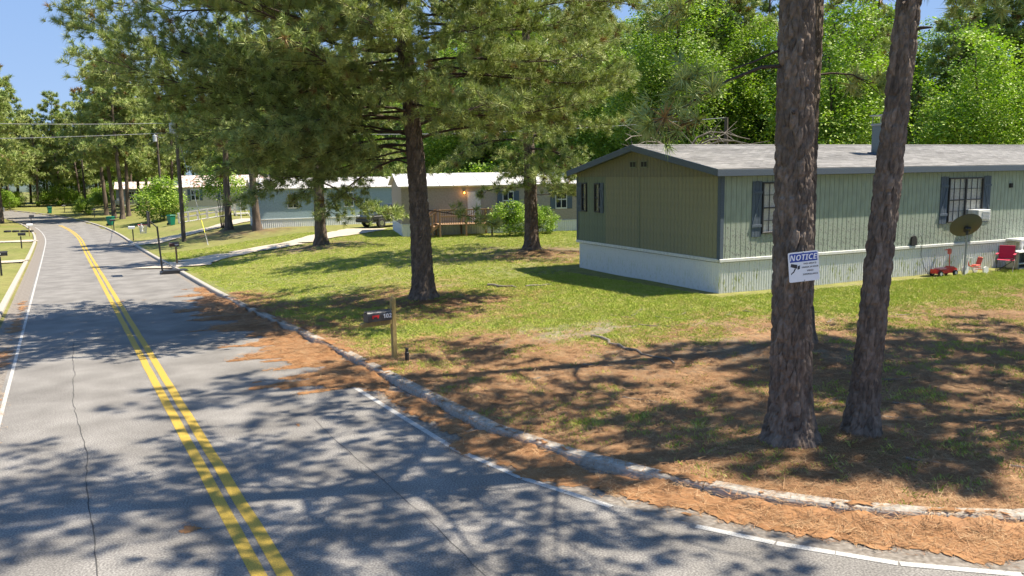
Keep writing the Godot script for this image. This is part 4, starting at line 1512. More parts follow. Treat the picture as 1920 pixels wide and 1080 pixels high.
func bin(label: String, at: Vector3, turn: float, group := "") -> Node3D:
	var o := thing("wheeled_bin", label, "trash bin", at, turn, group)
	var b := MB.new()
	var lo := Vector2(0.22, 0.25)
	var hi := Vector2(0.3, 0.35)
	var c := [[1, 1], [1, -1], [-1, -1], [-1, 1]]
	for k in 4:
		var p: Array = c[k]
		var q: Array = c[(k + 1) % 4]
		b.orient(Vector3(p[0] * hi.x, 0.98, p[1] * hi.y), Vector3(q[0] * hi.x, 0.98, q[1] * hi.y), Vector3(q[0] * lo.x, 0.06, q[1] * lo.y), Vector3(p[0] * lo.x, 0.06, p[1] * lo.y), Vector3(0, 0.5, 0))
	b.cbox(Vector3(0, 0.07, 0), Vector3(0.44, 0.05, 0.5), 0.01)
	b.cbox(Vector3(0, 0.96, 0), Vector3(0.64, 0.06, 0.74), 0.015)
	part("body", b.mesh(), M.green_bin, o)
	var l := MB.new()
	l.cbox(Vector3(0, 1.02, 0.01), Vector3(0.66, 0.06, 0.78), 0.025)
	l.cbox(Vector3(0, 1.05, 0.0), Vector3(0.5, 0.04, 0.58), 0.015)
	part("lid", l.mesh(), M.green_bin, o)
	var h := MB.new()
	h.rod(Vector3(-0.25, 0.98, -0.42), Vector3(0.25, 0.98, -0.42), 0.018)
	part("handle", h.mesh(), M.green_bin, o)
	for s in [-1.0, 1.0]:
		var w := MB.new()
		w.tube(PackedVector3Array([Vector3(s * 0.25, 0.13, -0.26), Vector3(s * 0.31, 0.13, -0.26)]), PackedFloat32Array([0.13, 0.13]), 14)
		part("wheel", w.mesh(), M.rubber, o)
	return o

func utility_pole(label: String, at: Vector3, h: float, turn: float, group := "") -> Node3D:
	var o := thing("utility_pole", label, "utility pole", at, turn, group)
	var p := MB.new()
	p.tube(PackedVector3Array([Vector3(0, -0.3, 0), Vector3(0.02, h * 0.5, 0), Vector3(0, h, 0)]), PackedFloat32Array([0.17, 0.145, 0.11]), 10)
	part("pole", p.mesh(), M.pole_wood, o)
	var t := MB.new()
	t.lathe(Vector3(-0.26, h - 0.95, 0.12), [Vector2(0, 0), Vector2(0.2, 0.0), Vector2(0.23, 0.04), Vector2(0.23, 0.7), Vector2(0.25, 0.72), Vector2(0.22, 0.8), Vector2(0, 0.84)], 16)
	var tank := part("transformer", t.mesh(), M.tank_grey, o)
	var s := MB.new()
	s.lathe(Vector3(-0.26, h - 0.12, 0.12), [Vector2(0.03, 0), Vector2(0.055, 0.05), Vector2(0.03, 0.09), Vector2(0.05, 0.14), Vector2(0, 0.2)], 8)
	part("bushing", s.mesh(), M.tank_grey, tank)
	var b := MB.new()
	b.rod(Vector3(-0.02, h - 0.4, 0.02), Vector3(-0.2, h - 0.4, 0.1), 0.04)
	b.rod(Vector3(-0.02, h - 0.8, 0.02), Vector3(-0.2, h - 0.8, 0.1), 0.04)
	part("bracket", b.mesh(), M.galvanised, o)
	return o

func wire(a: Vector3, b: Vector3, sag: float, label: String) -> void:
	var pts := PackedVector3Array()
	var r := PackedFloat32Array()
	for k in 17:
		var t := k / 16.0
		pts.append(a.lerp(b, t) - a - Vector3(0, sag * 4.0 * t * (1.0 - t), 0))
		r.append(0.022)
	var m := MB.new()
	m.tube(pts, r, 5)
	single("overhead_wire", m.mesh(), M.wire, label, "wire", a, 0.0, "wires over the street")

func basketball_hoop(at: Vector3) -> void:
	var o := thing("basketball_hoop", "portable basketball hoop with black pole and base beside the driveway mouth", "basketball hoop", at, 0.0)
	var p := MB.new()
	p.rod(Vector3(0, 0.02, 0), Vector3(-0.1, 2.35, 0.03), 0.045, 10)
	p.rod(Vector3(-0.1, 2.3, 0.03), Vector3(-0.42, 2.62, 0.03), 0.03, 8)
	p.rod(Vector3(0.02, 0.6, 0), Vector3(0.75, 0.14, 0.04), 0.02, 6)
	part("pole", p.mesh(), M.black_plastic, o)
	var bd := MB.new()
	bd.cbox(Vector3(-0.46, 2.72, 0.03), Vector3(0.04, 0.75, 1.1), 0.01)
	var brd := part("backboard", bd.mesh(), M.grey_wood, o)
	var fr := MB.new()
	for s in [-1.0, 1.0]:
		fr.box(Vector3(-0.475, 2.72, 0.03 + s * 0.53), Vector3(0.05, 0.77, 0.04))
		fr.box(Vector3(-0.475, 2.72 + s * 0.36, 0.03), Vector3(0.05, 0.04, 1.02))
	part("board_frame", fr.mesh(), M.black_plastic, brd)
	var rim := MB.new()
	var ring := PackedVector3Array()
	var rr := PackedFloat32Array()
	for k in 21:
		ring.append(Vector3(-0.74 + 0.23 * cos(TAU * k / 20.0), 2.46, 0.03 + 0.23 * sin(TAU * k / 20.0)))
		rr.append(0.012)
	rim.tube(ring, rr, 5, false)
	part("rim", rim.mesh(), M.coral_plastic, o)
	var net := MB.new()
	for k in 12:
		for s in [-1.0, 1.0]:
			var a0 := TAU * k / 12.0
			var a1: float = a0 + s * 0.5
			var a2: float = a0 + s * 1.0
			net.tube(PackedVector3Array([Vector3(-0.74 + 0.22 * cos(a0), 2.45, 0.03 + 0.22 * sin(a0)), Vector3(-0.74 + 0.16 * cos(a1), 2.24, 0.03 + 0.16 * sin(a1)), Vector3(-0.74 + 0.13 * cos(a2), 2.03, 0.03 + 0.13 * sin(a2))]), PackedFloat32Array([0.006, 0.006, 0.006]), 3, false)
	part("net", net.mesh(), M.white_trim, o)
	var b := MB.new()
	b.prism(PackedVector2Array([Vector2(-0.1, -0.02), Vector2(1.2, -0.02), Vector2(1.2, 0.1), Vector2(1.1, 0.15), Vector2(0.05, 0.15), Vector2(-0.1, 0.08)]), -0.35, 0.4)
	part("base", b.mesh(), M.black_plastic, o)

func vehicle(label: String, at: Vector3, turn: float, paint: Material, pickup: bool) -> void:      # nose towards -x
	var o := thing("parked_pickup" if pickup else "parked_car", label, "pickup truck" if pickup else "car", at, turn)
	var prof := PackedVector2Array([Vector2(-2.5, 0.42), Vector2(2.5, 0.45), Vector2(2.55, 0.7), Vector2(2.5, 1.12), Vector2(0.95, 1.14), Vector2(0.9, 1.14), Vector2(-1.15, 1.14), Vector2(-2.35, 1.02), Vector2(-2.55, 0.85)])
	var b := MB.new()
	b.prism(prof, -0.92, 0.92)
	for s in [-1.0, 1.0]:
		b.cbox(Vector3(0, 0.78, s * 0.92), Vector3(4.7, 0.3, 0.08), 0.03)
	part("body", b.mesh(), paint, o)
	var roof_end := 0.85 if pickup else 2.2
	var cab := MB.new()
	cab.prism(PackedVector2Array([Vector2(-1.1, 1.14), Vector2(roof_end + 0.15, 1.14), Vector2(roof_end - 0.1, 1.74), Vector2(-0.35, 1.78)]), -0.78, 0.78)
	part("cab", cab.mesh(), paint, o)
	for s in [-1.0, 1.0]:
		var g := MB.new()
		g.prism(PackedVector2Array([Vector2(-0.75, 1.2), Vector2(roof_end - 0.1, 1.2), Vector2(roof_end - 0.22, 1.66), Vector2(-0.3, 1.68)]), s * 0.79 - 0.006, s * 0.79 + 0.006)
		part("side_window", g.mesh(), M.car_glass, o)
		var l := MB.new()
		l.cbox(Vector3(-2.5, 0.88, s * 0.7), Vector3(0.12, 0.16, 0.3), 0.03)
		part("headlight", l.mesh(), M.white_steel, o)
	var ws := MB.new()
	ws.quad(Vector3(-0.4, 1.73, -0.72), Vector3(-0.4, 1.73, 0.72), Vector3(-1.08, 1.19, 0.74), Vector3(-1.08, 1.19, -0.74))
	part("windscreen", ws.mesh(), M.car_glass, o, Vector3(-0.02, 0.012, 0))
	var bp := MB.new()
	bp.cbox(Vector3(-2.58, 0.55, 0), Vector3(0.16, 0.22, 1.8), 0.04)
	part("bumper", bp.mesh(), M.chrome if not pickup else M.black_plastic, o)
	for x in [-1.6, 1.6]:
		for s in [-1.0, 1.0]:
			var w := Node3D.new()
			w.name = "wheel"
			o.add_child(w, true)
			w.position = Vector3(x, 0.38, s * 0.86)
			var t := MB.new()
			t.tube(PackedVector3Array([Vector3(0, 0, -0.12), Vector3(0, 0, -0.1), Vector3(0, 0, 0.1), Vector3(0, 0, 0.12)]), PackedFloat32Array([0.34, 0.38, 0.38, 0.34]), 22)
			part("tyre", t.mesh(), M.rubber, w)
			var r := MB.new()
			r.tube(PackedVector3Array([Vector3(0, 0, -0.13), Vector3(0, 0, 0.13)]), PackedFloat32Array([0.2, 0.2]), 14)
			for k in 5:
				r.cbox(Vector3(cos(TAU * k / 5.0), sin(TAU * k / 5.0), 0) * 0.15 + Vector3(0, 0, s * 0.135), Vector3(0.06, 0.06, 0.02), 0.005)
			part("rim", r.mesh(), M.chrome, w)

# ---------------------------------------------------------------- things in the near yard, in the home's own axes
func yard(x: float, z: float) -> Vector3:
	var c := cos(deg_to_rad(4.5))
	var s := sin(deg_to_rad(4.5))
	var p := Vector3(17.6 + c * x - s * z, 0, -18.7 + s * x + c * z)
	return on(p.x, p.z)

func yard_things() -> void:
	var T := -deg_to_rad(4.5)
	# window air conditioner
	var o := thing("air_conditioner", "white window air conditioner under the right pane of the wide window", "air conditioner", Vector3(17.6, -0.07, -18.7) + Basis(Vector3.UP, T) * Vector3(11.4, 1.93, 0.0), T)
	var m := MB.new()
	m.cbox(Vector3(0, 0.18, 0.2), Vector3(0.66, 0.4, 0.44), 0.015)
	part("case", m.mesh(), M.white_trim, o)
	for k in 6:
		m = MB.new()
		m.box(Vector3(0.08, 0.05 + 0.05 * k, 0.428), Vector3(0.4, 0.022, 0.014), Basis(Vector3.RIGHT, 0.4))
		part("louvre", m.mesh(), M.tank_grey, o)
	# satellite dish
	o = thing("satellite_dish", "dark grey satellite dish on a slim mast in the lawn", "satellite dish", on(27.39, -17.06), 0.0)
	m = MB.new()
	m.rod(Vector3(0, -0.2, 0), Vector3(0.05, 1.5, 0), 0.032, 8)
	m.rod(Vector3(0, 0.02, 0), Vector3(-0.32, 0.0, 0.12), 0.016, 6)
	m.rod(Vector3(-0.01, 0.5, 0), Vector3(-0.02, 0.02, 0.05), 0.012, 6)
	part("mast", m.mesh(), M.galvanised, o)
	var face := Vector3(0.42, 0.62, -0.66).normalized()
	var bs := Basis(face.cross(Vector3.UP).normalized(), face, face.cross(Vector3.UP).normalized().cross(face))
	m = MB.new()
	var pr := []
	for k in 9:
		var r := 0.52 * k / 8.0
		pr.append(Vector2(r, r * r * 0.42))
	m.lathe(Vector3(0.06, 1.62, 0) + face * 0.06, pr, 32, bs)
	pr.reverse()
	for k in pr.size():
		pr[k] = Vector2(pr[k].x, pr[k].y + 0.012)
	m.lathe(Vector3(0.06, 1.62, 0) + face * 0.06, pr, 32, bs)
	part("reflector", m.mesh(), M.dish_grey, o)
	m = MB.new()
	m.cbox(Vector3(0.055, 1.58, 0) + face * 0.01, Vector3(0.2, 0.1, 0.2), 0.02, bs)
	m.rod(Vector3(0.05, 1.4, 0), Vector3(0.055, 1.58, 0), 0.045, 8)
	part("bracket", m.mesh(), M.black_plastic, o)
	m = MB.new()
	var low := Vector3(0.06, 1.62, 0) - bs.z * 0.5 + face * 0.15
	var feed := Vector3(0.06, 1.62, 0) - bs.z * 0.3 + face * 0.62
	m.rod(low, feed, 0.016, 6)
	m.cbox(feed, Vector3(0.1, 0.14, 0.1), 0.02, bs)
	part("feed_arm", m.mesh(), M.black_plastic, o)
	# ride-on toy with a tall red push handle
	o = thing("ride_on_toy", "red and white ride-on toy with upright push handle by the skirting", "ride-on toy", yard(9.3, 0.55), T)
	m = MB.new()
	m.prism(PackedVector2Array([Vector2(-0.5, 0.1), Vector2(0.42, 0.1), Vector2(0.5, 0.22), Vector2(0.3, 0.32), Vector2(0.05, 0.22), Vector2(-0.35, 0.2), Vector2(-0.52, 0.26)]), -0.14, 0.14)
	part("body", m.mesh(), M.red_plastic, o)
	m = MB.new()
	m.cbox(Vector3(-0.2, 0.26, 0), Vector3(0.36, 0.06, 0.24), 0.02)
	part("seat", m.mesh(), M.pink_plastic, o)
	m = MB.new()
	m.rod(Vector3(0.26, 0.25, 0), Vector3(0.24, 0.82, 0), 0.02)
	m.cbox(Vector3(0.22, 0.84, 0), Vector3(0.14, 0.2, 0.1), 0.03)
	m.rod(Vector3(0.0, 0.9, 0.0), Vector3(0.26, 0.92, 0), 0.02)
	part("handle", m.mesh(), M.coral_plastic, o)
	for q in [[-0.38, 0.17], [-0.38, -0.17], [0.34, 0.18], [0.34, -0.18]]:
		m = MB.new()
		m.tube(PackedVector3Array([Vector3(q[0], 0.1, q[1] - 0.03), Vector3(q[0], 0.1, q[1] + 0.03)]), PackedFloat32Array([0.1, 0.1]), 14)
		var w := part("wheel", m.mesh(), M.rubber, o)
		m = MB.new()
		m.tube(PackedVector3Array([Vector3(q[0], 0.1, q[1] - 0.036), Vector3(q[0], 0.1, q[1] + 0.036)]), PackedFloat32Array([0.055, 0.055]), 12)
		part("hub", m.mesh(), M.white_steel, w)
	# tricycle
	o = thing("tricycle", "child's red tricycle with a white front fork and high seat back", "tricycle", yard(10.5, 0.75), T)
	m = MB.new()
	m.tube(PackedVector3Array([Vector3(-0.3, 0.5, 0), Vector3(-0.2, 0.3, 0), Vector3(0.1, 0.24, 0), Vector3(0.4, 0.2, 0)]), PackedFloat32Array([0.024, 0.024, 0.024, 0.024]), 6)
	m.rod(Vector3(0.4, 0.13, -0.2), Vector3(0.4, 0.13, 0.2), 0.014)
	part("frame", m.mesh(), M.coral_plastic, o)
	m = MB.new()
	m.rod(Vector3(-0.4, 0.16, 0.05), Vector3(-0.28, 0.6, 0.0), 0.02)
	m.rod(Vector3(-0.28, 0.6, -0.18), Vector3(-0.28, 0.6, 0.18), 0.014)
	part("fork", m.mesh(), M.white_steel, o)
	m = MB.new()
	m.cbox(Vector3(0.16, 0.3, 0), Vector3(0.26, 0.05, 0.2), 0.02)
	m.cbox(Vector3(0.32, 0.44, 0), Vector3(0.05, 0.3, 0.2), 0.02, Basis(Vector3.BACK, -0.35))
	part("seat", m.mesh(), M.coral_plastic, o)
	for q in [[-0.4, 0.16, 0.0, 0.16], [0.4, 0.13, 0.2, 0.13], [0.4, 0.13, -0.2, 0.13]]:
		m = MB.new()
		m.tube(PackedVector3Array([Vector3(q[0], q[1], q[2] - 0.025), Vector3(q[0], q[1], q[2] + 0.025)]), PackedFloat32Array([q[3], q[3]]), 14)
		part("wheel", m.mesh(), M.white_steel, o)
	# folding chair
	o = thing("camp_chair", "crimson folding camp chair standing on the grass by the skirting", "camp chair", yard(12.0, 0.9), T + 0.5)
	m = MB.new()
	for s in [-1.0, 1.0]:
		m.rod(Vector3(-0.28, 0, s * 0.26), Vector3(0.26, 0.45, s * 0.26), 0.011)
		m.rod(Vector3(0.28, 0, s * 0.26), Vector3(-0.26, 0.45, s * 0.26), 0.011)
		m.rod(Vector3(0.24, 0.4, s * 0.27), Vector3(0.36, 0.9, s * 0.27), 0.011)
		m.rod(Vector3(-0.26, 0.45, s * 0.27), Vector3(-0.26, 0.62, s * 0.27), 0.011)
		m.rod(Vector3(s * 0.28, 0, -0.26), Vector3(s * 0.26, 0.42, 0.26), 0.009)
	part("frame", m.mesh(), M.black_plastic, o)
	m = MB.new()
	for k in 4:
		var x0 := -0.26 + 0.13 * k
		m.quad(Vector3(x0, 0.44 - 0.02 * sin(k * 0.9), -0.26), Vector3(x0 + 0.13, 0.44 - 0.02 * sin(k * 0.9 + 0.9), -0.26), Vector3(x0 + 0.13, 0.42 - 0.02 * sin(k * 0.9 + 0.9), 0.26), Vector3(x0, 0.42 - 0.02 * sin(k * 0.9), 0.26))
	part("seat", m.mesh(), M.crimson_cloth, o)
	m = MB.new()
	m.cbox(Vector3(0.3, 0.68, 0), Vector3(0.03, 0.48, 0.5), 0.012, Basis(Vector3.BACK, -0.22))
	part("backrest", m.mesh(), M.crimson_cloth, o)
	for s in [-1.0, 1.0]:
		m = MB.new()
		m.cbox(Vector3(0.02, 0.63, s * 0.27), Vector3(0.56, 0.025, 0.08), 0.01)
		part("armrest", m.mesh(), M.crimson_cloth, o)
	# cabinet with a tray on top
	o = thing("storage_cabinet", "grey metal cabinet with an open front and pale top", "cabinet", yard(12.95, 0.8), T - 0.15)
	m = MB.new()
	for c in [[Vector3(-0.33, 0.34, 0), Vector3(0.04, 0.6, 0.5)], [Vector3(0.33, 0.34, 0), Vector3(0.04, 0.6, 0.5)], [Vector3(0, 0.07, 0), Vector3(0.7, 0.06, 0.5)], [Vector3(0, 0.36, -0.23), Vector3(0.62, 0.56, 0.03)]]:
		m.cbox(c[0], c[1], 0.008)
	part("case", m.mesh(), M.galvanised, o)
	m = MB.new()
	m.cbox(Vector3(0.02, 0.66, 0.0), Vector3(0.84, 0.04, 0.6), 0.01)
	part("top", m.mesh(), M.white_trim, o)
	m = MB.new()
	m.cbox(Vector3(0, 0.24, 0.1), Vector3(0.6, 0.03, 0.3), 0.006)
	part("shelf", m.mesh(), M.white_trim, o)
	for s in [-1.0, 1.0]:
		m = MB.new()
		m.tube(PackedVector3Array([Vector3(s * 0.3, 0.045, 0.22), Vector3(s * 0.3 + 0.04, 0.045, 0.22)]), PackedFloat32Array([0.045, 0.045]), 10)
		part("castor", m.mesh(), M.rubber, o)
	# toddler table with pink legs, toys on it
	o = thing("play_table", "low white play table on thick pink legs", "play table", yard(14.35, 1.15), T)
	m = MB.new()
	m.cbox(Vector3(0, 0.5, 0), Vector3(1.3, 0.07, 0.62), 0.02)
	part("top", m.mesh(), M.white_trim, o)
	for q in [[-0.5, 0.22], [-0.5, -0.22], [0.5, 0.22], [0.5, -0.22]]:
		m = MB.new()
		m.lathe(Vector3(q[0], 0, q[1]), [Vector2(0.0, 0.0), Vector2(0.075, 0.0), Vector2(0.06, 0.2), Vector2(0.07, 0.47)], 12)
		part("leg", m.mesh(), M.pink_plastic, o)
	var at := yard(14.35, 1.15)
	m = MB.new()
	m.cbox(Vector3(0, 0.09, 0), Vector3(0.46, 0.18, 0.34), 0.04)
	m.cbox(Vector3(0.05, 0.2, 0.02), Vector3(0.34, 0.06, 0.26), 0.025, Basis(Vector3.BACK, 0.15))
	single("toy_tub", m.mesh(), M.blue_plastic, "blue plastic tub on the play table", "tub", at + Vector3(-0.36, 0.535, 0.02), T)
	m = MB.new()
	m.cbox(Vector3(0, 0.1, 0), Vector3(0.42, 0.16, 0.3), 0.06, Basis(Vector3.BACK, 0.3))
	m.cbox(Vector3(0.16, 0.2, 0), Vector3(0.26, 0.12, 0.26), 0.05, Basis(Vector3.BACK, 0.5))
	single("toy_bag", m.mesh(), M.purple_plastic, "purple bag slumped on the play table beside the blue tub", "bag", at + Vector3(0.25, 0.56, 0.0), T)

func notice_sign(at: Vector3, b: Basis) -> void:
	var o := thing("notice_sign", "white and blue surveillance notice sign fixed to the thick pine trunk", "sign", at)
	o.basis = b
	var m := MB.new()
	var w := 0.40
	var h := 0.385
	var out := PackedVector2Array()
	for c in [[1, 1], [-1, 1], [-1, -1], [1, -1]]:
		for k in 5:
			var a := PI / 2 * k / 4.0 + (0.0 if c == [1, 1] else PI / 2 if c == [-1, 1] else PI if c == [-1, -1] else PI * 1.5)
			out.append(Vector2(c[0] * (w / 2 - 0.02) + 0.02 * cos(a), c[1] * (h / 2 - 0.02) + 0.02 * sin(a)))
	m.prism(out, -0.004, 0.0)
	part("plate", m.mesh(), M.sign_white, o)
	m = MB.new()
	m.prism(PackedVector2Array([Vector2(-0.18, 0.065), Vector2(0.18, 0.065), Vector2(0.18, 0.165), Vector2(0.17, 0.175), Vector2(-0.17, 0.175), Vector2(-0.18, 0.165)]), 0.0, 0.0015)
	part("header", m.mesh(), M.sign_blue, o)
	var slant := Basis(Vector3(1, 0, 0), Vector3(0.2, 1, 0), Vector3(0, 0, 1))
	text(o, "NOTICE", 0.098, Vector3(0, 0.119, 0.0025), slant, M.letter_white)
	var y := 0.035
	for s in ["THIS AREA IS", "UNDER 24 HOUR", "VIDEO", "SURVEILLANCE"]:
		text(o, s, 0.028, Vector3(0.08, y, 0.001), Basis(), M.sign_black)
		y -= 0.046
	m = MB.new()      # the camera pictogram
	m.prism(PackedVector2Array([Vector2(-0.175, 0.01), Vector2(-0.09, -0.02), Vector2(-0.085, 0.03), Vector2(-0.165, 0.05)]), 0.0, 0.002)
	m.prism(PackedVector2Array([Vector2(-0.085, -0.035), Vector2(-0.055, -0.025), Vector2(-0.05, 0.02), Vector2(-0.08, 0.012)]), 0.0, 0.002)
	m.prism(PackedVector2Array([Vector2(-0.15, -0.075), Vector2(-0.135, -0.07), Vector2(-0.105, -0.02), Vector2(-0.12, -0.012), Vector2(-0.14, -0.05), Vector2(-0.175, -0.08), Vector2(-0.17, -0.095)]), 0.0, 0.002)
	part("camera_symbol", m.mesh(), M.sign_black, o)
	for s in [1.0, -1.0]:
		m = MB.new()
		m.lathe(Vector3(0, s * 0.18, 0.0), [Vector2(0.008, 0.0), Vector2(0.008, 0.002), Vector2(0.0, 0.004)], 8, Basis(Vector3.RIGHT, Vector3.BACK, Vector3.DOWN))
		part("screw", m.mesh(), M.galvanised, o)

func stick(label: String, pts: Array, r: float, group := "fallen branches and roots on the ground") -> void:
	var a := on(pts[0][0], pts[0][1])
	var line := PackedVector3Array()
	var rad := PackedFloat32Array()
	for k in pts.size() - 1:
		var p := Vector2(pts[k][0], pts[k][1])
		var q := Vector2(pts[k + 1][0], pts[k + 1][1])
		var n := 5
		for j in n + (1 if k == pts.size() - 2 else 0):
			var t := p.lerp(q, j / float(n)) + (q - p).orthogonal() * 0.05 * sin(j * 2.1 + k * 1.7 + r * 90.0)
			var f := (k + j / float(n)) / (pts.size() - 1)
			line.append(on(t.x, t.y) - a + Vector3(0, r * 0.55 + 0.01 * sin(j * 1.9), 0))
			rad.append(r * (1.0 - 0.65 * f) * (1.0 + 0.15 * sin(j * 3.7)))
	var m := MB.new()
	m.tube(line, rad, 7)
	single("fallen_branch", m.mesh(), M.deadwood, label, "branch", a, 0.0, group)

# ---------------------------------------------------------------- the scene
func _ready() -> void:
	rng.seed = 77
	n1.seed = 3
	n1.frequency = 0.01
	n1.fractal_octaves = 4
	n2.seed = 4
	n2.frequency = 0.02
	n2.fractal_octaves = 3
	plates.seed = 6
	plates.noise_type = FastNoiseLite.TYPE_CELLULAR
	plates.cellular_return_type = FastNoiseLite.RETURN_DISTANCE2_SUB
	plates.frequency = 13.0
	plates.fractal_type = FastNoiseLite.FRACTAL_NONE
	cells.seed = 6
	cells.noise_type = FastNoiseLite.TYPE_CELLULAR
	cells.cellular_return_type = FastNoiseLite.RETURN_CELL_VALUE
	cells.frequency = 13.0
	cells.fractal_type = FastNoiseLite.FRACTAL_NONE

	# camera, sky, sun, exposure
	var cam := Camera3D.new()
	cam.name = "camera"
	cam.fov = 38.88
	cam.far = 900.0
	add_child(cam)
	var yaw := deg_to_rad(28.9)
	var pitch := deg_to_rad(8.05)
	var roll := deg_to_rad(0.85)
	var f := Vector3(sin(yaw) * cos(pitch), -sin(pitch), -cos(yaw) * cos(pitch))
	var r0 := Vector3(cos(yaw), 0, sin(yaw))
	var u0 := r0.cross(f)
	var r := r0 * cos(roll) - u0 * sin(roll)
	var u := u0 * cos(roll) + r0 * sin(roll)
	cam.transform = Transform3D(Basis(r, u, -f), Vector3(0, 3.8, 0))
	cam.current = true
	var we := WorldEnvironment.new()
	we.name = "environment"
	var env := Environment.new()
	env.background_mode = Environment.BG_SKY
	var sky := Sky.new()
	var sk := ProceduralSkyMaterial.new()
	sk.sky_top_color = Color(0.38, 0.51, 0.70)
	sk.sky_horizon_color = Color(0.55, 0.64, 0.75)
	sk.sky_curve = 0.14
	sk.ground_horizon_color = Color(0.45, 0.5, 0.45)
	sk.ground_bottom_color = Color(0.35, 0.36, 0.25)
	sk.sun_angle_max = 6.0
	sky.sky_material = sk
	env.sky = sky
	env.background_energy_multiplier = 0.82
	env.tonemap_mode = Environment.TONE_MAPPER_LINEAR
	env.tonemap_exposure = 2.3
	env.sdfgi_enabled = true
	env.ssao_enabled = true
	env.ssil_enabled = true
	we.environment = env
	add_child(we)
	var sun := DirectionalLight3D.new()
	sun.name = "sun"
	sun.light_color = Color(1.0, 0.955, 0.88)
	sun.light_energy = 1.58
	sun.light_angular_distance = 0.5
	sun.shadow_enabled = true
	var S := Vector3(0.481, 0.857, 0.185).normalized()
	sun.basis = Basis.looking_at(-S)
	add_child(sun)

	make_materials()
	setup_lines()
	for m in [[8.46, -7.56, 0.9], [9.54, -7.28, 0.7], [13.37, -11.76, 1.2], [9.89, -23.7, 1.15], [19.97, -34.14, 1.3], [13.2, -46.74, 1.0], [13.26, -64.35, 1.1], [12.15, -69.93, 0.9], [21.5, -6.4, 0.9]]:
		mounds.append(Vector3(m[0], m[1], m[2]))

	# the setting
	make_ground()
	make_road()
	make_kerb("kerb", kerb_r, edge_r, 1.0)
	var el := PackedVector2Array()
	for p in kerb_l:
		el.append(p + Vector2(0.64, 0))
	make_kerb("far_kerb", kerb_l, el, -1.0)
	drive("driveway", [[4.95, -46.6], [6.5, -48.6], [9.0, -50.4], [12.8, -50.8], [17.0, -54.5], [20.0, -58.5]], [2.2, 1.6, 1.4, 1.4, 1.5, 1.7])
	drive("driveway", [[5.0, -70.5], [7.0, -73.0], [9.5, -75.2], [12.5, -76.3], [17.0, -82.0]], [2.2, 1.7, 1.5, 1.5, 1.7])
	drive("driveway", [[-2.0, -58.5], [-5.0, -59.0], [-12.0, -60.0]], [1.2, 1.0, 1.0])
	drive("driveway", [[-2.0, -83.0], [-5.0, -83.5], [-14.0, -84.0]], [1.4, 1.1, 1.1])

	# homes and the things about them
	sage_home()
	yard_things()
	var bh := Vector3(19.2, lawn(19.2, -49.2), -49.2)
	plain_home("beige mobile home with white metal roof behind the wooden deck", bh, -deg_to_rad(16.0), 19.0, 7.4, M.beige_wall, M.white_metal, M.white_trim, [[6.6, 0.75, 0.75, 1.25, 1], [10.2, 0.75, 0.8, 1.25, 1], [1.0, 0.8, 0.7, 1.1]], 4.7)
	wooden_deck("brown wooden deck with a railed stair at the beige home's door", bh + Basis(Vector3.UP, -deg_to_rad(16.0)) * Vector3(2.1, -0.02, 0.05), -deg_to_rad(16.0), 3.4, 2.0, 0.85)
	var lamp := thing("porch_lamp", "small lit porch lamp beside the beige home's door", "lamp", bh + Basis(Vector3.UP, -deg_to_rad(16.0)) * Vector3(4.05, 2.75, 0.03), -deg_to_rad(16.0))
	var lm := MB.new()
	lm.cbox(Vector3(0, 0.0, 0.0), Vector3(0.1, 0.16, 0.05), 0.01)
	lm.cbox(Vector3(0, 0.1, 0.07), Vector3(0.14, 0.03, 0.16), 0.01)
	part("bracket", lm.mesh(), M.black_frame, lamp)
	lm = MB.new()
	lm.lathe(Vector3(0, -0.03, 0.09), [Vector2(0, -0.06), Vector2(0.05, -0.03), Vector2(0.055, 0.03), Vector2(0.03, 0.08), Vector2(0, 0.1)], 10)
	var glow := mk("lamp_glow", Color(1, 0.8, 0.5), 0.4)
	glow.emission_enabled = true
	glow.emission = Color(1.0, 0.62, 0.25)
	glow.emission_energy_multiplier = 3.0
	part("bulb", lm.mesh(), glow, lamp)
	var ol := OmniLight3D.new()
	ol.name = "porch_light"
	ol.light_color = Color(1.0, 0.7, 0.38)
	ol.light_energy = 0.06
	ol.light_size = 0.06
	ol.omni_range = 12.0
	ol.omni_attenuation = 2.0
	ol.shadow_enabled = true
	lamp.add_child(ol)
	ol.position = Vector3(0, -0.02, 0.2)
	plain_home("pale blue mobile home with white roof behind the dark pickup", Vector3(13.6, lawn(13.6, -66.5), -66.5), -deg_to_rad(8.0), 15.0, 7.0, M.blue_wall, M.white_metal, M.white_trim, [[7.0, 0.8, 0.8, 1.2], [11.0, 0.8, 0.9, 1.2], [2.5, 0.8, 0.9, 1.2]], 5.2)
	plain_home("cream mobile home with dark shuttered windows behind the wooden ramp", Vector3(13.0, lawn(13.0, -106.0), -106.0), -deg_to_rad(14.0), 12.0, 7.5, M.cream_wall, M.rusty_metal, M.white_trim, [[1.2, 0.75, 1.0, 1.35, 1], [4.6, 0.75, 0.8, 1.2, 1]], 8.0, 0.8, 1.3)
	plain_home("grey mobile home with rust stained roof beyond the silver pickup", Vector3(9.0, lawn(9.0, -158.0), -158.0), -deg_to_rad(6.0), 15.0, 8.0, M.grey_wall, M.rusty_metal, M.white_trim, [[2.0, 0.75, 0.9, 1.2], [7.0, 0.75, 0.9, 1.2]], 4.5, 0.8, 1.1)
	vehicle("dark pickup parked nose out by the pale blue home", on(22.6, -60.6), 0.35, M.car_dark, true)
	vehicle("silver pickup parked under the far pines", on(10.6, -150.5), PI + 0.2, M.car_silver, true)
	vehicle("silver car parked past the tyres on the far verge", on(-9.2, -150.0), 1.2, M.car_silver, false)
	ramp()

	# street furniture
	mailbox("dark mailbox numbered 102 with red flag on a new yellow wooden post", Vector3(6.18, lawn(6.18, -16.56), -16.56), 0.12, "102", M.box_steel, M.treated_wood, true)
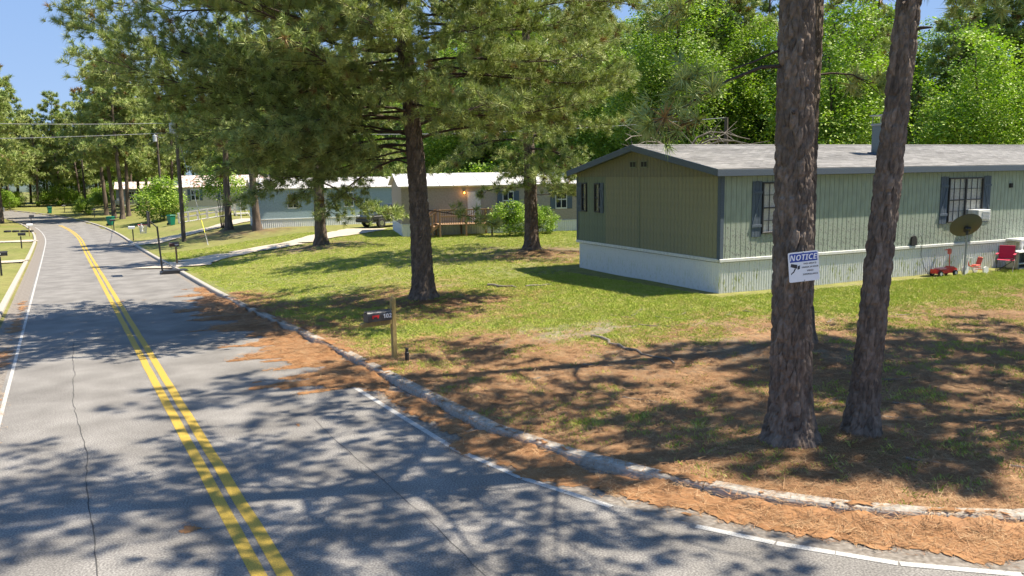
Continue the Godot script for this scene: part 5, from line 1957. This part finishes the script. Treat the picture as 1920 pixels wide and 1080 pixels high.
	mailbox("maroon mailbox numbered 104 on a wooden post beside the hoop", on(5.5, -48.2), 0.1, "104", M.maroon_steel, M.deck_wood, false)
	mailbox("black mailbox numbered 103 on the verge across the street", on(-2.75, -48.0), PI, "", M.black_plastic, M.black_plastic, false)
	text(get_node("mailbox_002") as Node3D, "103", 0.1, Vector3(0.02, 1.1, -0.103), Basis(Vector3.UP, PI), M.letter_white, true, "house_number")
	mailbox("grey mailbox on a post at the second drive", on(5.45, -77.1), 0.1, "", M.tank_grey, M.black_plastic, false)
	for p in [[4.9, -94.2, 0.1], [4.4, -129.5, 0.2], [0.9, -151.9, 0.3], [-2.7, -73.4, PI], [-3.0, -115.8, PI]]:
		mailbox("dark mailbox on a thin post along the far kerb", on(p[0], p[1]), p[2], "", M.black_plastic, M.black_plastic, false, "far mailboxes along the street")
	mailbox("white mailbox on a pale post across the street", on(-2.6, -90.9), PI, "", M.white_steel, M.treated_wood, false)
	basketball_hoop(Vector3(4.3, land(4.3, -43.8) + 0.025, -43.8))
	var b0 := bin("green wheeled bin beside the end of the wooden ramp", on(10.06, -90.3), 0.4)
	copy(b0, on(5.2, -105.3), 0.9, "green wheeled bin on the grass by the far kerb mailbox")
	copy(b0, on(-1.2, -150.5), 0.2, "green wheeled bin beside the far bend of the street")
	var pole := utility_pole("utility pole with transformer beside the second drive", on(8.35, -67.8), 9.2, 0.0)
	utility_pole("utility pole with transformer among the pines past the ramp", on(11.5, -112.0), 10.0, 0.0)
	utility_pole("utility pole with transformer at the far bend of the street", on(3.8, -144.1), 9.2, 0.0)
	utility_pole("utility pole with transformer across the street past the bend", on(-8.0, -182.0), 9.5, 0.0)
	single("wooden_post", pole_only(7.0, false), M.pole_wood, "bare wooden post standing behind the sage green home's roof", "post", on(35.8, -37.7))
	var tip := Vector3(8.35, pole.position.y + 9.05, -67.8)
	wire(tip, Vector3(-31.0, 9.6, -76.0), 0.7, "pale wire running from the drive's pole across the street")
	wire(tip - Vector3(0, 0.7, 0), Vector3(-31.0, 7.6, -80.0), 0.6, "lower pale wire crossing the street under the first")
	wire(tip, Vector3(11.5, 9.0, -112.0), 0.6, "wire strung between the drive's pole and the pole past the ramp")
	wire(tip - Vector3(0, 0.4, 0), Vector3(35.8, 6.9, -37.7), 0.7, "wire from the drive's pole over the beige home's roof")
	wire(Vector3(11.5, 8.4, -112.0), Vector3(3.8, 7.2, -144.1), 0.6, "wire strung between the two farther poles")
	single("utility_pole", pole_only(9.6, true), M.pole_wood, "bare utility pole across the street carrying the two wires", "utility pole", on(-31.0, -78.0))
	guy(tip - Vector3(0, 0.6, 0), on(9.03, -60.43))
	var wp := MB.new()
	wp.rod(Vector3(0, -0.2, 0), Vector3(0, 1.9, 0), 0.04, 8)
	wp.rod(Vector3(-0.02, 1.85, 0), Vector3(1.0, 0.0, 0.3), 0.02, 6)
	single("clothesline_post", wp.mesh(), M.white_steel, "white clothesline post with a stay behind the ramp's pine", "post", on(15.2, -80.8))
	var hy := MB.new()
	hy.lathe(Vector3.ZERO, [Vector2(0, -0.1), Vector2(0.16, -0.1), Vector2(0.16, 0.06), Vector2(0.11, 0.08), Vector2(0.11, 0.5), Vector2(0.14, 0.52), Vector2(0.14, 0.56), Vector2(0.11, 0.58), Vector2(0.09, 0.7), Vector2(0.04, 0.76), Vector2(0, 0.78)], 14)
	hy.rod(Vector3(-0.2, 0.42, 0), Vector3(0.2, 0.42, 0), 0.055, 10)
	hy.rod(Vector3(0, 0.42, 0), Vector3(0, 0.42, 0.19), 0.07, 10)
	single("fire_hydrant", hy.mesh(), M.white_steel, "white fire hydrant on the lawn behind the hoop", "hydrant", on(7.1, -88.8))
	var cp := MB.new()
	cp.lathe(Vector3.ZERO, [Vector2(0.045, -0.1), Vector2(0.045, 0.19), Vector2(0.036, 0.2), Vector2(0.036, 0.27), Vector2(0.03, 0.285), Vector2(0, 0.29)], 14)
	single("pipe_stub", cp.mesh(), M.black_plastic, "short black capped pipe beside the numbered mailbox post", "pipe", on(6.33, -16.2))
	for t in [[-4.05, -99.6, 0.0], [-3.3, -99.2, 0.5], [-2.75, -98.6, 1.2], [-4.8, -99.9, 0.2]]:
		var ty := MB.new()
		var ring := PackedVector3Array()
		var rr := PackedFloat32Array()
		for k in 19:
			ring.append(Vector3(0.26 * cos(TAU * k / 18.0), 0.1, 0.26 * sin(TAU * k / 18.0)))
			rr.append(0.1)
		ty.tube(ring, rr, 8, false)
		single("old_tyre", ty.mesh(), M.rubber, "old black tyre lying on the grass across the street", "tyre", on(t[0], t[1]), t[2], "old tyres on the verge")
	var bb := MB.new()
	bb.lathe(Vector3.ZERO, [Vector2(0, 0), Vector2(0.3, 0), Vector2(0.36, 0.9), Vector2(0.4, 0.92), Vector2(0.38, 0.98), Vector2(0, 1.0)], 14)
	single("waste_barrel", bb.mesh(), M.brown_bin, "brown waste barrel on the far verge at the bend", "barrel", on(-7.6, -141.4))

	# trees
	var near := tufts(6, 42, 0.23, 0.0165)
	var mid := tufts(4, 30, 0.26, 0.028)
	var far := tufts(4, 22, 0.3, 0.055)
	var bark := Color(0.20, 0.165, 0.135)
	pine("thick foreground pine trunk that carries the notice sign", "", on(8.46, -7.56), near, {h = 21.0, r = 0.262, lean = Vector2(-0.008, -0.004), bend = 0.03, from = 7.6, limbs = 30, len = 4.6, ts = 1.1, per_m = 4.2, sides = 110, step = 0.035, rough = 0.03, tint = bark, stubs = 2, extra = [[4.95, 205, 2.3, 8, 45, 0.045, 5.0, 0.45], [5.2, 215, 1.5, -5, 20, 0.03, 2.0, 0.8], [5.85, 25, 1.6, 35, 10, 0.06, 2.0, 0.8]]})
	pine("slimmer leaning foreground pine beside the signposted trunk", "", on(9.54, -7.28), near, {h = 20.0, r = 0.185, lean = Vector2(0.062, 0.034), bend = 0.04, from = 7.2, limbs = 28, len = 4.2, ts = 1.1, per_m = 4.2, sides = 90, step = 0.04, rough = 0.026, tint = bark, stubs = 3, extra = [[6.2, 350, 1.6, 10, 10, 0.03, 5.0, 0.3]]})
	pine("dark pine standing close behind the signposted trunk on a straw mound", "", on(13.37, -11.76), mid, {h = 21.0, r = 0.24, bend = 0.05, from = 6.8, limbs = 30, len = 4.0, ts = 1.25, per_m = 3.0, sides = 40, step = 0.08, rough = 0.025, tint = bark * 0.85, extra = [[5.4, 20, 2.2, 0, 30, 0.04]]})
	var c_limbs := [[4.7, 200, 4.2, 2, 40, 0.08], [4.4, 212, 4.6, -2, 36, 0.075], [4.9, 190, 5.0, 10, 30, 0.08], [4.1, 216, 2.6, 14, 10, 0.055, 1.0, 0.7], [5.4, 182, 5.6, 10, 28, 0.085], [5.6, 226, 5.6, 12, 22, 0.085], [6.2, 207, 9.4, 9, 7, 0.11], [6.6, 196, 8.8, 7, 7, 0.1], [6.8, 216, 10.4, 7, 5, 0.11], [7.2, 204, 10.0, 7, 5, 0.11], [7.6, 188, 8.0, 6, 6, 0.1], [8.6, 210, 9.6, 6, 0, 0.11], [8.9, 199, 9.0, 6, 2, 0.1], [9.3, 220, 8.5, 8, 2, 0.09], [5.7, 165, 5.6, 6, 25, 0.08], [7.0, 150, 6.5, 8, 18, 0.085], [8.0, 172, 7.5, 10, 10, 0.09], [6.2, 240, 6.5, 8, 18, 0.085], [7.4, 232, 7.5, 8, 8, 0.09], [4.9, 30, 5.4, 28, 30, 0.085], [5.6, 48, 6.0, 14, 22, 0.085], [5.3, 12, 5.4, 14, 26, 0.085], [6.4, 14, 6.6, 12, 16, 0.09], [6.7, 40, 7.0, 10, 14, 0.09], [7.1, 62, 6.2, 10, 14, 0.085], [7.9, 33, 7.4, 10, 10, 0.09], [8.4, 20, 7.4, 10, 8, 0.09], [6.0, 95, 5.5, 6, 22, 0.08], [2.75, 32, 2.5, 18, 55, 0.035, 4.5, 0.35], [5.2, 300, 5.0, 15, 15, 0.08], [6.8, 330, 5.5, 12, 12, 0.08], [7.6, 110, 6.0, 10, 14, 0.08], [8.6, 120, 5.5, 10, 12, 0.08], [5.9, 128, 3.6, 14, 25, 0.06], [6.3, 90, 3.8, 12, 20, 0.06], [6.7, 140, 4.0, 14, 20, 0.06], [7.3, 105, 4.2, 14, 18, 0.06], [7.7, 75, 4.4, 14, 15, 0.06], [8.2, 145, 4.4, 14, 15, 0.06], [8.8, 95, 4.4, 14, 12, 0.06], [9.4, 130, 4.2, 14, 12, 0.06], [9.2, 170, 5.0, 12, 8, 0.07], [9.6, 60, 5.0, 12, 8, 0.07], [4.5, 208, 5.6, 6, 34, 0.06], [4.8, 222, 5.2, 10, 32, 0.06], [5.0, 197, 6.2, 8, 30, 0.065], [5.2, 213, 7.0, 8, 26, 0.07], [5.1, 236, 5.4, 8, 28, 0.06], [5.8, 203, 7.6, 8, 20, 0.07], [4.6, 178, 4.6, 6, 32, 0.06]]
	pine("large spreading pine on the front lawn behind the numbered mailbox", "", on(9.89, -23.7), near, {h = 17.0, r = 0.335, lean = Vector2(-0.045, -0.03), bend = 0.1, from = 8.8, limbs = 44, len = 6.4, ts = 1.1, per_m = 5.4, sides = 48, step = 0.08, rough = 0.035, tint = bark * 0.85, stubs = 2, extra = c_limbs})
	pine("pine on a red straw mound before the beige home and its shrub", "", on(19.97, -34.14), near, {h = 17.5, r = 0.33, bend = 0.08, from = 4.0, limbs = 54, len = 5.6, ts = 1.35, per_m = 4.6, sides = 32, step = 0.12, rough = 0.04, tint = bark * 0.85, extra = [[2.6, 20, 2.8, 5, 25, 0.04], [3.2, 60, 3.0, 8, 25, 0.04], [3.0, 200, 2.6, 5, 30, 0.04], [3.6, 130, 3.2, 5, 25, 0.045], [3.4, 350, 3.2, 10, 20, 0.045]]})
	var p5 := pine("pine at the driveway's edge before the pale blue home", "", on(13.2, -46.74), mid, {h = 18.0, r = 0.33, bend = 0.1, from = 3.6, limbs = 44, len = 5.0, ts = 1.5, per_m = 3.8, sides = 22, step = 0.2, rough = 0.04, tint = bark * 0.8})
	var pm := pine("pine beside the second drive near the clothesline", "", on(13.26, -64.35), mid, {h = 19.0, r = 0.3, bend = 0.12, from = 6.8, limbs = 40, len = 4.8, ts = 1.7, per_m = 3.2, sides = 16, step = 0.4, rough = 0.03, tint = bark * 0.85})
	copy(pm, on(12.15, -69.93), 1.3, "slender pine just behind the drive's second pine", "", 0.95)
	copy(pm, on(21.5, -6.4), 2.1, "pine on the right-hand lawn near the side street", "", 0.95)
	copy(pm, on(33.0, -6.2), 0.7, "pine on the right-hand lawn in front of the sage home's far end")
	copy(pm, on(17.5, -4.6), 2.7, "pine at the corner lawn along the side street", "", 0.9)
	var pf := pine("tall pine in the wood past the homes", "tall pines in the far wood", on(6.2, -134.3), far, {h = 22.0, r = 0.3, bend = 0.15, from = 8.0, limbs = 46, len = 4.8, ts = 1.9, per_m = 2.8, sides = 10, step = 0.8, rough = 0.02, tint = bark * 0.9})
	var pg := pine("tall pine in the wood by the far bend of the street", "tall pines by the far bend", on(-6.4, -121.5), far, {h = 20.0, r = 0.27, bend = 0.2, from = 5.5, limbs = 50, len = 5.0, ts = 2.0, per_m = 2.6, sides = 10, step = 0.8, rough = 0.02, tint = bark * 0.9})
	for p in [[6.6, -123.7], [7.3, -118.5], [8.3, -122.3]]:
		copy(pf, on(p[0], p[1]), rng.randf() * TAU, "tall straight pine in the clump past the ramp", "clump of tall pines past the ramp", rng.randf_range(0.92, 1.08))
	pf.set_meta("label", "tall straight pine in the clump past the ramp")
	pf.set_meta("group", "clump of tall pines past the ramp")
	var lc := clusters(6, 15, 0.55, 0.2)
	var g1 := Color(0.17, 0.28, 0.04)
	var g2 := Color(0.43, 0.53, 0.09)
	var wood_label := "leafy broadleaf tree in the wood behind the sage green home"
	var wood_group := "broadleaf trees behind the sage green home"
	var ba := broadleaf(wood_label, wood_group, on(46.0, -38.0), lc, 15.5, 4.8, 1900, g1, g2, "broadleaf_tree", 1, 0.08)
	var bb2 := broadleaf(wood_label, wood_group, on(39.0, -47.0), lc, 18.0, 4.6, 2000, g1 * 0.85, g2 * 0.9, "broadleaf_tree", 1, 0.1)
	var bc := broadleaf(wood_label, wood_group, on(53.0, -33.0), lc, 13.0, 5.0, 1800, g1 * 1.1, g2 * 1.1, "broadleaf_tree", 1, 0.04)
	var kinds := [ba, bb2, bc]
	var far_pine := "tall pine in the wood by the far bend of the street"
	var pine_group := "tall pines by the far bend"
	var zone := -1
	var where := ["behind the sage green home", "behind the beige home", "behind the cream and grey homes", "beyond the far bend of the street", "across the street past the tyres"]
	# [from, to, depth outwards, broadleaf count, pine count]
	for row in [[Vector2(72, -20), Vector2(42, -50), 18.0, 24, 12], [Vector2(42, -50), Vector2(34, -92), 16.0, 22, 14], [Vector2(31, -92), Vector2(27, -182), 16.0, 22, 22], [Vector2(30, -188), Vector2(-40, -205), 30.0, 22, 30], [Vector2(-13, -126), Vector2(-17, -200), 14.0, 12, 18]]:
		zone += 1
		var a: Vector2 = row[0]
		var b: Vector2 = row[1]
		var q := (b - a).orthogonal().normalized()
		if q.dot((a + b) / 2) < 0.0:
			q = -q
		for k in row[3] + row[4]:
			var leafy: bool = k < row[3]
			var n: int = row[3] if leafy else row[4]
			var t: float = ((k if leafy else k - row[3]) + rng.randf()) / float(n)
			var p: Vector2 = a.lerp(b, t) + q * row[2] * (rng.randf() ** 1.3 if leafy else rng.randf())
			if leafy:
				copy(kinds[rng.randi() % 3], on(p.x, p.y), rng.randf() * TAU, "leafy broadleaf tree in the wood " + where[zone], "broadleaf trees " + where[zone], rng.randf_range(0.75, 1.2))
			else:
				copy(pf if rng.randf() < 0.5 else pg, on(p.x, p.y), rng.randf() * TAU, "tall pine in the wood " + where[zone], "tall pines " + where[zone], rng.randf_range(0.8, 1.1))
	for p in [[-8.6, -128.0], [-9.8, -150.0], [-9.2, -139.0], [-12.0, -170.0], [-7.4, -114.0], [-13.0, -185.0], [-10.5, -192.0], [-7.0, -196.0], [-3.5, -190.0], [0.5, -194.0], [4.0, -189.0], [7.5, -195.0], [-14.0, -198.0], [11.0, -140.0], [13.0, -150.0], [15.5, -136.0], [12.0, -168.0], [16.0, -172.0], [-11.0, -160.0]]:
		copy(pg, on(p[0], p[1]), rng.randf() * TAU, far_pine, pine_group, rng.randf_range(0.9, 1.15))
	var us := clusters(4, 16, 0.4, 0.17)
	var sh := broadleaf("leafy undergrowth shrub at the edge of the wood behind the sage green home", "undergrowth behind the sage green home", on(40.0, -40.0), us, 3.6, 2.4, 520, g1, g2, "shrub", 4, 0.0)
	zone = -1
	for row in [[Vector2(66, -22), Vector2(38, -50), 16], [Vector2(38, -50), Vector2(31, -92), 12], [Vector2(28, -94), Vector2(25, -180), 12], [Vector2(22, -184), Vector2(-24, -196), 12], [Vector2(-11, -130), Vector2(-14, -190), 7]]:
		zone += 1
		for k in row[2]:
			var p: Vector2 = row[0].lerp(row[1], (k + rng.randf()) / row[2])
			copy(sh, on(p.x, p.y), rng.randf() * TAU, "leafy undergrowth shrub at the edge of the wood " + where[zone], "undergrowth " + where[zone], rng.randf_range(0.7, 1.5))
	copy(sh, on(10.3, -101.0), 0.4, "large bright green bush in front of the cream home", "", 1.35)
	copy(sh, on(24.6, -44.6), 1.4, "dark leafy shrub against the beige home's skirting", "", 0.62)
	copy(sh, on(27.0, -45.0), 2.4, "low leafy shrub at the beige home's right-hand skirting", "", 0.5)
	copy(sh, on(3.2, -138.0), 3.0, "pale green bush on the verge near the far bend", "", 0.7)
	copy(sh, on(7.0, -172.0), 5.0, "small bush beside the silver pickup's pines", "", 0.8)
	copy(sh, on(-8.5, -176.0), 2.0, "bright bush beyond the far bend of the street", "", 1.0)
	broadleaf("slim multi-stemmed tree on the lawn by the second drive", "", on(12.3, -74.1), us, 5.6, 2.2, 260, g1, g2, "broadleaf_tree", 5, 0.4)
	var dt := thing("dead_tree", "bare pale dead tree rising behind the sage green home's roof ridge", "dead tree", on(30.6, -36.2))
	dt.scale = Vector3.ONE * 1.4
	var dm := MB.new()
	dm.tube(PackedVector3Array([Vector3(0, -0.2, 0), Vector3(0.1, 1.8, 0), Vector3(0.3, 3.6, 0.1)]), PackedFloat32Array([0.13, 0.1, 0.07]), 8)
	part("trunk", dm.mesh(), M.deadwood, dt)
	for k in 11:
		var a := 0.5 + 3.14 * (k % 2) + rng.randfn() * 0.45
		var l := rng.randf_range(2.2, 4.6)
		var q := Vector3(0.3, 3.5, 0.1).lerp(Vector3(0.1, 1.9, 0), rng.randf() * 0.7)
		var line := PackedVector3Array([q])
		var rad := PackedFloat32Array([0.05])
		for j in 6:
			var e := 0.85 - 0.26 * j + rng.randfn() * 0.18
			q += Vector3(cos(a) * cos(e), sin(e), sin(a) * cos(e)) * l / 6.0
			a += rng.randfn() * 0.22
			line.append(q)
			rad.append(0.05 * (1.0 - 0.145 * j))
		dm = MB.new()
		dm.tube(line, rad, 5)
		for j in 4:
			var t := line[2 + j % 4]
			dm.rod(t, t + Vector3(rng.randfn() * 0.5, rng.randf_range(0.1, 0.7), rng.randfn() * 0.5), 0.018, 4, 0.006)
		part("branch", dm.mesh(), M.deadwood, dt)

	notice_sign(on(8.46, -7.56) + Vector3(-0.145, 2.39, 0.262), Basis(Vector3.UP, -yaw * 0.9).rotated(Vector3(0.48, 0, -0.87).normalized(), -0.09))

	# branches and roots on the ground
	stick("long grey branch lying across the bare sandy patch", [[10.83, -15.6], [10.5, -14.0], [10.56, -12.35]], 0.05, "")
	stick("short grey log on the lawn before the beige home", [[12.92, -25.15], [13.41, -23.92]], 0.07, "")
	stick("thin grey log beside the short log on the lawn", [[13.73, -23.9], [14.58, -23.6]], 0.05, "")
	for p in [[13.1, -17.1, 14.0, -17.9], [14.0, -16.3, 15.3, -17.3], [11.5, -8.2, 11.9, -7.8], [9.3, -6.4, 9.6, -6.1], [11.7, -6.9, 12.2, -6.8], [10.7, -7.8, 11.1, -7.5], [10.6, -8.7, 11.0, -8.9], [12.4, -16.0, 12.9, -15.2], [16.3, -13.5, 17.0, -13.9], [9.0, -13.4, 9.5, -12.9], [13.4, -16.6, 13.9, -15.6], [12.7, -17.6, 12.9, -16.9], [15.0, -15.6, 15.6, -16.0], [15.8, -15.9, 16.1, -15.2], [16.9, -15.2, 17.4, -14.6], [18.4, -13.2, 19.4, -13.0], [11.2, -10.9, 11.7, -11.3], [8.2, -11.0, 8.5, -10.4], [7.6, -13.0, 8.2, -13.2], [12.6, -9.2, 13.3, -9.0], [10.2, -5.6, 10.5, -5.3], [13.0, -6.3, 13.4, -6.7]]:
		stick("small dry stick or surface root on the straw and grass", [[p[0], p[1]], [p[2], p[3]]], 0.022)

	# straw and grass last
	var st := PackedVector3Array()
	for k in 12:
		var a := rng.randf() * TAU
		var o := Vector3(rng.randfn(), 0, rng.randfn()) * 0.07
		var d := Vector3(cos(a), rng.randf_range(0.0, 0.16), sin(a))
		var l := rng.randf_range(0.1, 0.2)
		var s := d.cross(Vector3.UP).normalized() * 0.0028
		st.append(o - s); st.append(o + s); st.append(o + d * l)
	var sl := Leaves.new()
	sl.add(st, Transform3D(), Color.WHITE)
	make_straw(sl.mesh())
	make_grass()

func pole_only(h: float, arm: bool) -> ArrayMesh:
	var p := MB.new()
	p.tube(PackedVector3Array([Vector3(0, -0.3, 0), Vector3(0.02, h * 0.5, 0), Vector3(0, h, 0)]), PackedFloat32Array([0.17, 0.145, 0.11]), 10)
	if arm:
		p.box(Vector3(0, h - 0.3, 0), Vector3(0.1, 0.1, 4.4))
	return p.mesh()

func guy(a: Vector3, b: Vector3) -> void:
	var o := thing("guy_wire", "guy wire with yellow sleeve staying the drive's pole", "guy wire", b)
	var m := MB.new()
	m.rod(a - b, Vector3.ZERO, 0.014, 5)
	part("cable", m.mesh(), M.wire, o)
	m = MB.new()
	m.rod((a - b) * 0.1, (a - b) * 0.3, 0.028, 8)
	part("sleeve", m.mesh(), M.yellow_plastic, o)
	m = MB.new()
	m.rod(Vector3(0, -0.2, 0), (a - b) * 0.05, 0.02, 6)
	part("anchor", m.mesh(), M.white_steel, o)

func ramp() -> void:
	var o := thing("wooden_ramp", "weathered wooden wheelchair ramp with rails before the cream home", "ramp", on(10.9, -91.6), -0.06)
	var n := 7
	var ln := 5.6
	var h := 0.75
	for k in int(ln / 0.2):
		var x := (k + 0.5) * 0.2
		var m := MB.new()
		m.cbox(Vector3(x, 0.06 + h * x / ln, 0.6), Vector3(0.19, 0.04, 1.3), 0.005, Basis(Vector3.BACK, atan(h / ln)))
		part("plank", m.mesh(), M.sun_wood, o)
	for z in [-0.05, 1.25]:
		for k in n:
			var x := ln * k / (n - 1.0)
			var y := h * x / ln
			var m := MB.new()
			m.cbox(Vector3(x, (y + 1.0) / 2 - 0.1, z), Vector3(0.1, y + 1.2, 0.1), 0.008)
			part("post", m.mesh(), M.sun_wood, o)
		for up in [0.55, 1.0]:
			var a := Vector3(-0.1, up, z)
			var b := Vector3(ln + 0.1, up + h, z)
			var m := MB.new()
			m.cbox((a + b) / 2, Vector3(a.distance_to(b), 0.1, 0.04), 0.008, Basis(Vector3.BACK, atan((b.y - a.y) / (b.x - a.x))))
			part("rail", m.mesh(), M.sun_wood, o)
	var pl := MB.new()
	pl.cbox(Vector3(ln + 0.75, h + 0.05, 0.3), Vector3(1.4, 0.08, 1.9), 0.008)
	for q in [[0.1, -0.6], [1.35, -0.6], [0.1, 1.2], [1.35, 1.2]]:
		pl.cbox(Vector3(ln + q[0], h / 2 - 0.1, q[1]), Vector3(0.1, h + 0.2, 0.1), 0.008)
	part("landing", pl.mesh(), M.sun_wood, o)
